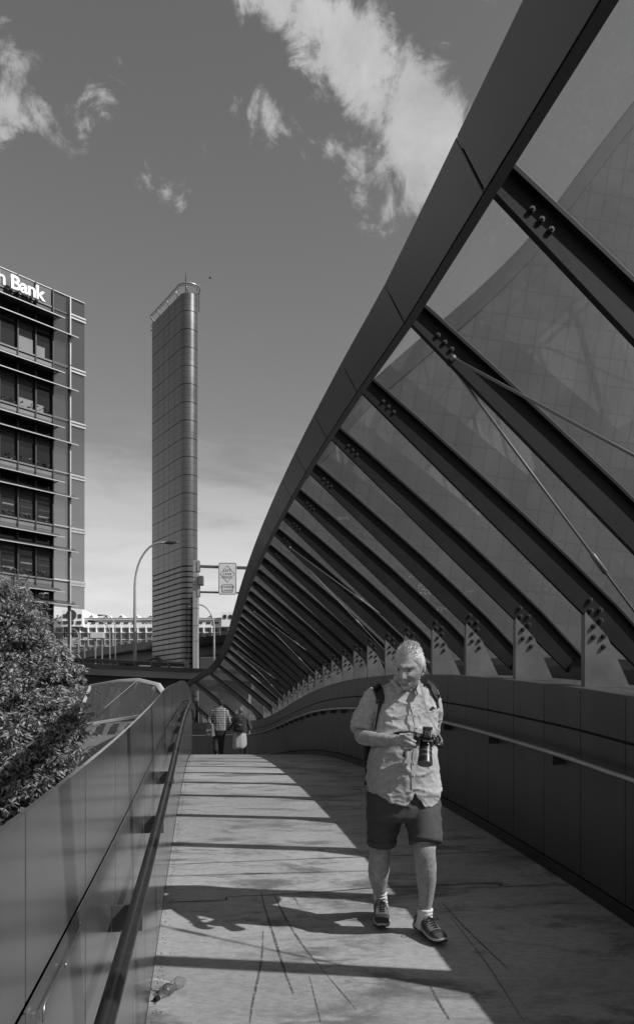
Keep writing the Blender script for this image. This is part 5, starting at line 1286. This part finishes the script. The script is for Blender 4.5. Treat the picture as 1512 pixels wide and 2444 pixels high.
cyl(.112, .150, .041, .0445, 'lens_front', M_cam, par=ln); cyl(.150, .1515, .0395, .0395, 'front_glass', M_lensg, par=ln); cyl(.1500, .1535, .0445, .0440, 'front_rim', M_cam2, par=ln)
cbox(.056, .074, -.02, .03, -.008, .03, 'flip_screen', M_cam, .003)
# strap
def Ac(x, y, dy): return A(x, y, dy) - cm0
nk = [Ac(905, 560, -.03), Ac(930, 600, -.10), Ac(955, 700, -.15), Ac(985, 850, -.185), Ac(1040, 1000, -.215), Ac(1100, 1110, -.25), Ac(1150, 1200, -.27), Ac(1188, 1268, -.28)]
q = [Vector(p) for p in smooth_tab([tuple(p) for p in nk], 5)]; mb = MB(); rings = []
for i, p in enumerate(q):
    d = (q[min(i+1, len(q)-1)] - q[max(i-1, 0)]).normalized(); w = Vector((.006 if i < 18 else .0045, 0, 0)); w = w - d * w.dot(d); n_ = d.cross(w).normalized() * .0015; rings.append([p - w - n_, p + w - n_, p + w + n_, p - w + n_])
M_strapl = mat('pale camera strap', .30, .8, 0, .1, 40)
mb.loft(rings).build('neck_strap', M_strapl, ct, autos=True)
MB().tube([Ac(1188, 1268, -.28), Ac(1190, 1330, -.28), Ac(1155, 1310, -.29), Ac(1188, 1270, -.28)], .003, 6).build('strap_ring', M_strapl, ct, smooth=True)
MB().tube([Ac(1185, 1345, -.28), Ac(1140, 1335, -.29), Ac(1100, 1312, -.30)], [.012, .013, .009], 10).build('strap_pad', M_cam, ct, smooth=True)
MB().tube([Ac(1100, 1312, -.30), Ac(1080, 1310, -.30), Ac(1060, 1305, -.30)], .003, 6).build('strap_link', M_cam2, ct, smooth=True)
MB().tube([Ac(890, 1190, -.31), Ac(830, 1172, -.33), Ac(740, 1180, -.33), Ac(660, 1180, -.32), Ac(615, 1188, -.31), Ac(680, 1200, -.31)], .0055, 8).build('hand_strap', M_cam, ct, smooth=True)
mb = MB(); a = Ac(738, 1405, -.34); mb.box((a.x - .008, a.y - .003, a.z - .034), (a.x + .006, a.y + .003, a.z + .0)); mb.build('strap_end', M_strap, ct)

# ================= the couple walking away
def plaid():
    m = mat('plaid flannel', .1, .9); t = m.node_tree; b = t.nodes['Principled BSDF']; nn = t.nodes.new; lk = t.links.new
    tcn = nn('ShaderNodeTexCoord'); s = nn('ShaderNodeSeparateXYZ'); lk(tcn.outputs['Object'], s.inputs[0]); tot = None
    for ax, (f, w, amp, ph) in ((0, (1/.10, .18, .30, .1)), (0, (1/.10, .10, .4, .5)), (2, (1/.11, .18, .30, .0)), (2, (1/.11, .10, .4, .45))):
        a = nn('ShaderNodeMath'); a.operation = 'MULTIPLY_ADD'; lk(s.outputs[ax], a.inputs[0]); a.inputs[1].default_value = f; a.inputs[2].default_value = ph + 50
        fr = nn('ShaderNodeMath'); fr.operation = 'FRACT'; lk(a.outputs[0], fr.inputs[0]); c_ = nn('ShaderNodeMath'); c_.operation = 'LESS_THAN'; lk(fr.outputs[0], c_.inputs[0]); c_.inputs[1].default_value = w
        g = nn('ShaderNodeMath'); g.operation = 'MULTIPLY'; lk(c_.outputs[0], g.inputs[0]); g.inputs[1].default_value = amp
        if tot is None: tot = g
        else: h = nn('ShaderNodeMath'); h.operation = 'ADD'; lk(tot.outputs[0], h.inputs[0]); lk(g.outputs[0], h.inputs[1]); tot = h
    h = nn('ShaderNodeMath'); h.operation = 'ADD'; lk(tot.outputs[0], h.inputs[0]); h.inputs[1].default_value = .035
    cc = nn('ShaderNodeCombineColor'); [lk(h.outputs[0], cc.inputs[i]) for i in range(3)]; lk(cc.outputs[0], b.inputs['Base Color']); return m
M_plaid = plaid(); M_jean = mat('dark trousers', .018, .85, 0, .4, 6, 4); M_top = mat('dark blouse', .045, .8, 0, .25, 8, 4); M_skirt = mat('pale skirt', .40, .85, 0, .08, 5, 4)
M_cap = mat('dark cap', .02, .7); M_hair2 = mat('short grey brown hair', .12, .7, 0, .4, 60, 5); M_skin2 = mat('tanned skin', .22, .55)
YW = 24.5
def Z(px, py, dy=0, c0=None): return P(px, py, YW + dy) - c0
def person2(x0, label): 
    c0 = Vector(((x0 - CX) / F * YW, YW, gz(YW))); return thing('person', label, 'person', c0), c0
w1, c1 = person2(522, 'person in a plaid shirt, dark trousers and dark cap walking away down the path'); w1.location = c1
k = YW / F
mb = MB(); z = lambda x, y, d=0: Z(x, y, d, c1)
HM2 = Matrix.Translation(z(527.5, 1680, 0)) @ Euler((R(8), 0, R(180)), 'XYZ').to_matrix().to_4x4() @ Matrix.Scale(1.0, 4)
r2 = head_grid(48, 36); hb = MB(); hb.loft(r2); ear(hb, 1); ear(hb, -1); xf(hb, HM2); mb.add(hb.v, hb.f)
limb(mb, [z(527, 1684), z(525, 1694)], [.06, .08], spline=False)
limb(mb, [z(525, 1694), z(524, 1715), z(524, 1745)], [.15, .17, .15], [.09, .11, .11])
L1 = [(z(519, 1742), .095), (z(515, 1770, .02), .07), (z(515, 1790, -.12), .05), (z(514, 1797, -.16), .045)]; L2 = [(z(529, 1742), .095), (z(528, 1770, .1), .07), (z(527, 1798, .16), .045)]
for l in (L1, L2): limb(mb, [p for p, r in l], [r for p, r in l])
aL = [(z(510, 1695), .05), (z(502, 1712, .03), .045), (z(501, 1724, -.02), .038), (z(504, 1730, -.05), .03)]; aR = [(z(538, 1695), .05), (z(545, 1712, .03), .045), (z(549, 1725), .038), (z(547, 1737, .05), .03)]
for l in (aL, aR): limb(mb, [p for p, r in l], [r for p, r in l])
for e, sg in ((z(504, 1730, -.05), 1), (z(547, 1737, .05), -1)):
    limb(mb, [e, e + Vector((0, 0, -.05)), e + Vector((0, 0, -.08))], [.03, .04, .035], [.02, .018, .016]); fingers(mb, [[e + Vector((.024 - .016 * q, 0, -.08)), e + Vector((.024 - .016 * q, -.012, -.12)), e + Vector((.02 - .014 * q, .01, -.145))] for q in range(4)] + [[e + Vector((.03 * sg, 0, -.04)), e + Vector((.05 * sg, 0, -.075)), e + Vector((.045 * sg, 0, -.10))]], [.010] * 5)
fuse(mb, .010, 'body', M_skin2, w1, 1)
mb = MB(); mb.loft([ell(z(525, y, 0), h * k, d, 30, 2.3) for y, h, d in ((1688, 7, .07), (1691, 13, .10), (1696, 16.2, .12), (1712, 16, .135), (1730, 15.5, .135), (1744, 15.2, .135))])
for l, g in ((aL, .022), (aR, .022)): limb(mb, [p for p, r in l[:3]] + [(l[2][0] + l[3][0]) / 2], [r + g for p, r in l[:3]] + [.05])
o = fuse(mb, .010, 'plaid_shirt', M_plaid, w1, 1); cloth(o, .008, 6, 3.1)
mb = MB(); mb.loft([ell(z(524, y, 0), h * k, d, 26, 2.4) for y, h, d in ((1738, 14.2, .12), (1748, 14.2, .125), (1756, 13.5, .11))]); 
for l in (L1, L2): limb(mb, [p for p, r in l], [r + (.02 if i < 2 else .028) for i, (p, r) in enumerate(l)])
o = fuse(mb, .010, 'trousers', M_jean, w1, 1); cloth(o, .007, 7, 6.1)
mb = MB(); mb.loft([[HM2 @ v for v in ell((0, .008, zz), rx, ry, 24)] for zz, rx, ry in ((.022, .084, .106), (.05, .085, .107), (.085, .078, .098), (.112, .055, .068), (.126, .015, .02))]); mb.add([HM2 @ Vector(v) for v in [(-.06, -.09, .03), (.06, -.09, .03), (.05, -.16, .02), (-.05, -.16, .02), (-.06, -.09, .04), (.06, -.09, .04), (.05, -.16, .03), (-.05, -.16, .03)]], [(0, 1, 2, 3), (4, 5, 6, 7), (0, 1, 5, 4), (1, 2, 6, 5), (2, 3, 7, 6), (3, 0, 4, 7)])
mb.build('cap', M_cap, w1, smooth=True)
mb = MB(); mb.loft([[HM2 @ v for v in ell((0, .012, zz), rx, ry, 24)] for zz, rx, ry in ((-.05, .066, .082), (-.02, .080, .100), (.024, .083, .104))]); mb.build('hair', M_lace, w1, smooth=True)
for px, py, dy, pit in ((514.5, 1799, -.16, .5), (527, 1801, .14, .0)):
    c_ = z(px, py, dy); mb = MB(); 
    def sr(y, w, a, b): return [c_ + (Matrix.Rotation(pit, 3, 'X') @ Vector((w * math.cos(t), y, (a + b) / 2 + (b - a) / 2 * math.sin(t)))) for t in np.linspace(0, 2*math.pi, 14, endpoint=False)]
    mb.loft([sr(y, w, .0, h) for y, w, h in ((-.09, .03, .07), (-.05, .042, .10), (.05, .045, .09), (.15, .05, .06), (.2, .03, .03))]); s_ = mb.build('shoe', M_jean, w1, smooth=True)
    mb = MB(); mb.loft([sr(y, w, -.018, .006) for y, w in ((-.10, .03), (-.05, .046), (.05, .046), (.15, .053), (.21, .03))]); mb.build('sole', M_sock, s_, smooth=True)
bg_ = thing('shopping_bag', 'dark shopping bag with pale emblem in the hand of the person in plaid', 'bag', c1)
a = z(493, 1758); b = z(507, 1728); mb = MB(); mb.prism([(a.x, -.16, a.z), (b.x, -.16, a.z), (b.x - .01, -.13, b.z), (a.x + .01, -.13, b.z)], (0, .2, 0)); bevel(mb.build('bag_body', M_top, bg_), .01, 2)
a2 = z(514.5, 1756); mb = MB(); mb.prism([(b.x + .002, -.14, a.z), (a2.x, -.10, a2.z), (a2.x - .01, -.06, b.z), (b.x - .008, -.12, b.z)], (0, .15, 0)); bevel(mb.build('bag_side', mat('glossy bag side', .2, .25), bg_), .006, 2)
MB().tube([z(497, 1728, -.08), z(503, 1719, -.05), z(509, 1728, -.08)], .008, 6).build('handle', M_strap, bg_, smooth=True)
e0 = z(496.5, 1743, 0); mb = MB(); mb.tube([Vector((e0.x + .022 * math.cos(t), -.163, e0.z + .022 * math.sin(t))) for t in np.linspace(.6, 5.9, 12)], .006, 6); mb.build('emblem', M_sock, bg_)
for q, (y, w) in enumerate(((1741, .07), (1743, .06), (1752.5, .07))): v = z(499.5, y); MB().box((v.x - (.0 if q < 2 else .03), -.165, v.z - .004), (v.x + w - (.0 if q < 2 else .03), -.160, v.z + .004)).build('printed_line', M_sock, bg_)
# woman
w2, c2 = person2(573, 'person in a dark top and pale calf length skirt with a dark backpack walking away'); z = lambda x, y, d=0: Z(x, y, d, c2); w2.location = c2
mb = MB(); HM3 = Matrix.Translation(z(574.5, 1696.5, 0)) @ Euler((R(4), 0, R(180)), 'XYZ').to_matrix().to_4x4() @ Matrix.Scale(.92, 4)
hb = MB(); hb.loft(r2); ear(hb, 1); ear(hb, -1); xf(hb, HM3); mb.add(hb.v, hb.f)
limb(mb, [z(574, 1700), z(573, 1709)], [.05, .07], spline=False); limb(mb, [z(573, 1709), z(572, 1725), z(572, 1750)], [.14, .15, .16], [.08, .10, .12])
L1 = [(z(566, 1750), .09), (z(569, 1775), .062), (z(571, 1790), .05), (z(572, 1802, .02), .038)]; L2 = [(z(580, 1750), .09), (z(582, 1775, .1), .06), (z(584, 1790, .14), .046), (z(583, 1803, .2), .036)]
for l in (L1, L2): limb(mb, [p for p, r in l], [r for p, r in l])
aL = [(z(560, 1712), .045), (z(552, 1728, .03), .04), (z(547, 1740), .035), (z(553, 1743, -.1), .028)]; aR = [(z(587, 1712), .045), (z(593, 1727, .03), .04), (z(597, 1738), .034), (z(595, 1745, -.02), .027)]
for l in (aL, aR): limb(mb, [p for p, r in l], [r for p, r in l])
for e, sg in ((aL[3][0], 1), (aR[3][0], -1)):
    limb(mb, [e, e + Vector((0, -.01, -.045)), e + Vector((0, -.01, -.07))], [.026, .034, .03], [.018, .016, .014]); fingers(mb, [[e + Vector((.02 - .014 * q, -.01, -.07)), e + Vector((.02 - .014 * q, -.02, -.105)), e + Vector((.017 - .012 * q, 0, -.125))] for q in range(4)] + [[e + Vector((.026 * sg, 0, -.035)), e + Vector((.045 * sg, 0, -.065)), e + Vector((.04 * sg, 0, -.09))]], [.0095] * 5)
fuse(mb, .010, 'body', M_skin2, w2, 1)
mb = MB(); mb.loft([ell(z(573, y, 0), h * k, d, 28, 2.3) for y, h, d in ((1704, 6, .06), (1707, 12, .09), (1711, 15, .115), (1725, 15.5, .13), (1742, 16, .14), (1750, 15.5, .14))])
for l in (aL, aR): limb(mb, [p for p, r in l[:3]] + [(l[2][0] + l[3][0]) / 2], [r + .024 for p, r in l[:3]] + [.05])
o = fuse(mb, .010, 'blouse', M_top, w2, 1); cloth(o, .007, 6, 4.4)
mb = MB(); mb.loft([[v + Vector((0, 0, 0)) for v in ell(z(x, y, 0), h * k * (1), d, 60, 2.2)] for x, y, h, d in ((572, 1740, 14, .13), (572, 1752, 16, .16), (572, 1770, 16.7, .19), (571.5, 1782, 17, .21), (571.5, 1789, 17.3, .21))])
for i, v in enumerate(mb.v):
    r_ = i % 60; row = i // 60; f = 1 + .035 * row / 4 * math.sin(r_ / 60 * 2 * math.pi * 9); mb.v[i] = (v[0] * f, v[1] * f, v[2])
sk = mb.build('skirt', M_skirt, w2, smooth=True); ss = sk.modifiers.new('s', 'SUBSURF'); ss.levels = ss.render_levels = 1
mb = MB(); rr_ = head_grid(48, 36, 0); vs = [[HM3 @ (p * 1.09 + Vector((rnd.gauss(0, .0025), .006, rnd.gauss(0, .0025)))) for p in row] for row in rr_ if row[0].z > -.06]; mb.loft(vs); 
mb.build('hair', M_hair2, w2, smooth=True)
for px, py, dy in ((572, 1803, .0), (583, 1804, .2)):
    c_ = z(px, py, dy); mb = MB(); mb.loft([[c_ + Vector((w * math.cos(t), y, h / 2 + h / 2 * math.sin(t))) for t in np.linspace(0, 2*math.pi, 12, endpoint=False)] for y, w, h in ((-.08, .028, .06), (-.03, .037, .07), (.08, .042, .05), (.15, .025, .03))]); mb.build('shoe', M_sock, w2, smooth=True)
p2 = thing('backpack', 'dark drawstring style backpack on the back of the person in the pale skirt', 'backpack', c2)
mb = MB(); mb.loft([ell(z(x, y, -.2), h * k, d, 24, 2.6) for x, y, h, d in ((573, 1712, 5, .05), (572, 1718, 8.5, .09), (571, 1730, 11, .12), (571, 1741, 12, .12), (571, 1747, 10.5, .08))]); o = fuse(mb, .010, 'pack_body', M_pack, p2, 1); cloth(o, .008, 6, 2.9)
for x0, x1, x2 in ((561, 563, 568), (583, 582, 576)): MB().tube([z(x0, 1709, -.14), z(x1, 1714, -.16), z(x2, 1722, -.30)], .016, 8).build('strap', M_strap, p2, smooth=True)
a = z(573, 1730, -.335); MB().box((a.x - .03, a.y - .01, a.z - .008), (a.x + .03, a.y + .01, a.z + .006)).build('tab', M_sock, p2)

# ================= crushed bottle lying by the wall
g0 = groundpt(398, 2392, 0); bt = thing('plastic_bottle', 'crushed clear plastic drink bottle lying on the path against the left wall', 'bottle', g0)
M_pet = glassmat('clear plastic', .92, .08, 1.0, .28, 40)
a = groundpt(372, 2392, 0) - g0; b = groundpt(436, 2352, 0) - g0; ax = (b - a); L_ = ax.length; ax.normalize(); sd = Vector((-ax.y, ax.x, 0)); upv = Vector((0, 0, 1))
prof = [(0, .010), (.10, .0115), (.13, .012), (.2, .020), (.3, .031), (.38, .033), (.46, .031), (.54, .033), (.6, .031), (.66, .028), (.72, .026), (.80, .033), (.9, .034), (.97, .030), (1.0, .022)]
rings = []
for t, r in prof:
    ring = []
    for kk in range(28):
        th = 2 * math.pi * kk / 28; q = r * (1 + .30 * noise.noise(Vector((math.cos(th) * 1.5, math.sin(th) * 1.5, t * 7))) * (1 if t > .2 else 0)); ring.append(a + ax * (t * L_) + sd * q * math.cos(th) + upv * (q * .85 * math.sin(th) + r * .85 + .002))
    rings.append(ring)
MB().loft(rings).build('bottle_body', M_pet, bt, smooth=True)
mb = MB(); mb.loft([[a + ax * (t * L_) + sd * r * math.cos(th) + upv * (r * math.sin(th) + .014) for th in np.linspace(0, 2*math.pi, 20, endpoint=False)] for t, r in ((-.03, .0135), (.09, .0138))]); mb.build('cap', M_cam, bt, autos=True)
rings = []
for t in np.linspace(.40, .60, 6): rings.append([a + ax * (t * L_) + sd * .0335 * math.cos(th) + upv * (.030 * math.sin(th) + .029) for th in np.linspace(R(-20), R(200), 22)])
lb = MB(); lb.loft(rings, caps=False); lab = lb.build('label_band', mat('dark label', .10, .4), bt, smooth=True)
tx = (ax * .0 + sd); cpt = a + ax * (.445 * L_) + upv * .0605 - sd * .030
text_obj('label_lettering', 'Coca-Cola', .030, M_sock, lab, basis(sd.normalized() * (1), (-ax) * -1, upv, cpt + upv * .002 + ax * .0), .0005, 'LEFT', shear=.3, bold=.0006)
# little leaves and grit gathered along the foot of the left wall
rnd = random.Random(5); mb = MB()
for _ in range(900):
    s = rnd.uniform(1.5, 22); l = Lp(s); o_ = abs(rnd.gauss(0, .022)) + .012; z0 = gz(s) + .002; r_ = rnd.uniform(.002, .007); c_ = Vector((l.x + o_, l.y, z0)); th = rnd.uniform(0, 3)
    a_ = Vector((math.cos(th), math.sin(th), 0)) * r_; b_ = Vector((-a_.y, a_.x, 0)) * .6
    mb.add([c_ - a_, c_ + b_, c_ + a_, c_ - b_, c_ + Vector((0, 0, r_ * .6))], [(0, 1, 4), (1, 2, 4), (2, 3, 4), (3, 0, 4)])
gr = mb.build('leaf_litter', mat('litter', .07, .9, 0, .6, 60, 3)); gr['kind'] = 'stuff'; gr['label'] = 'grit and leaf litter gathered along the foot of the left parapet'
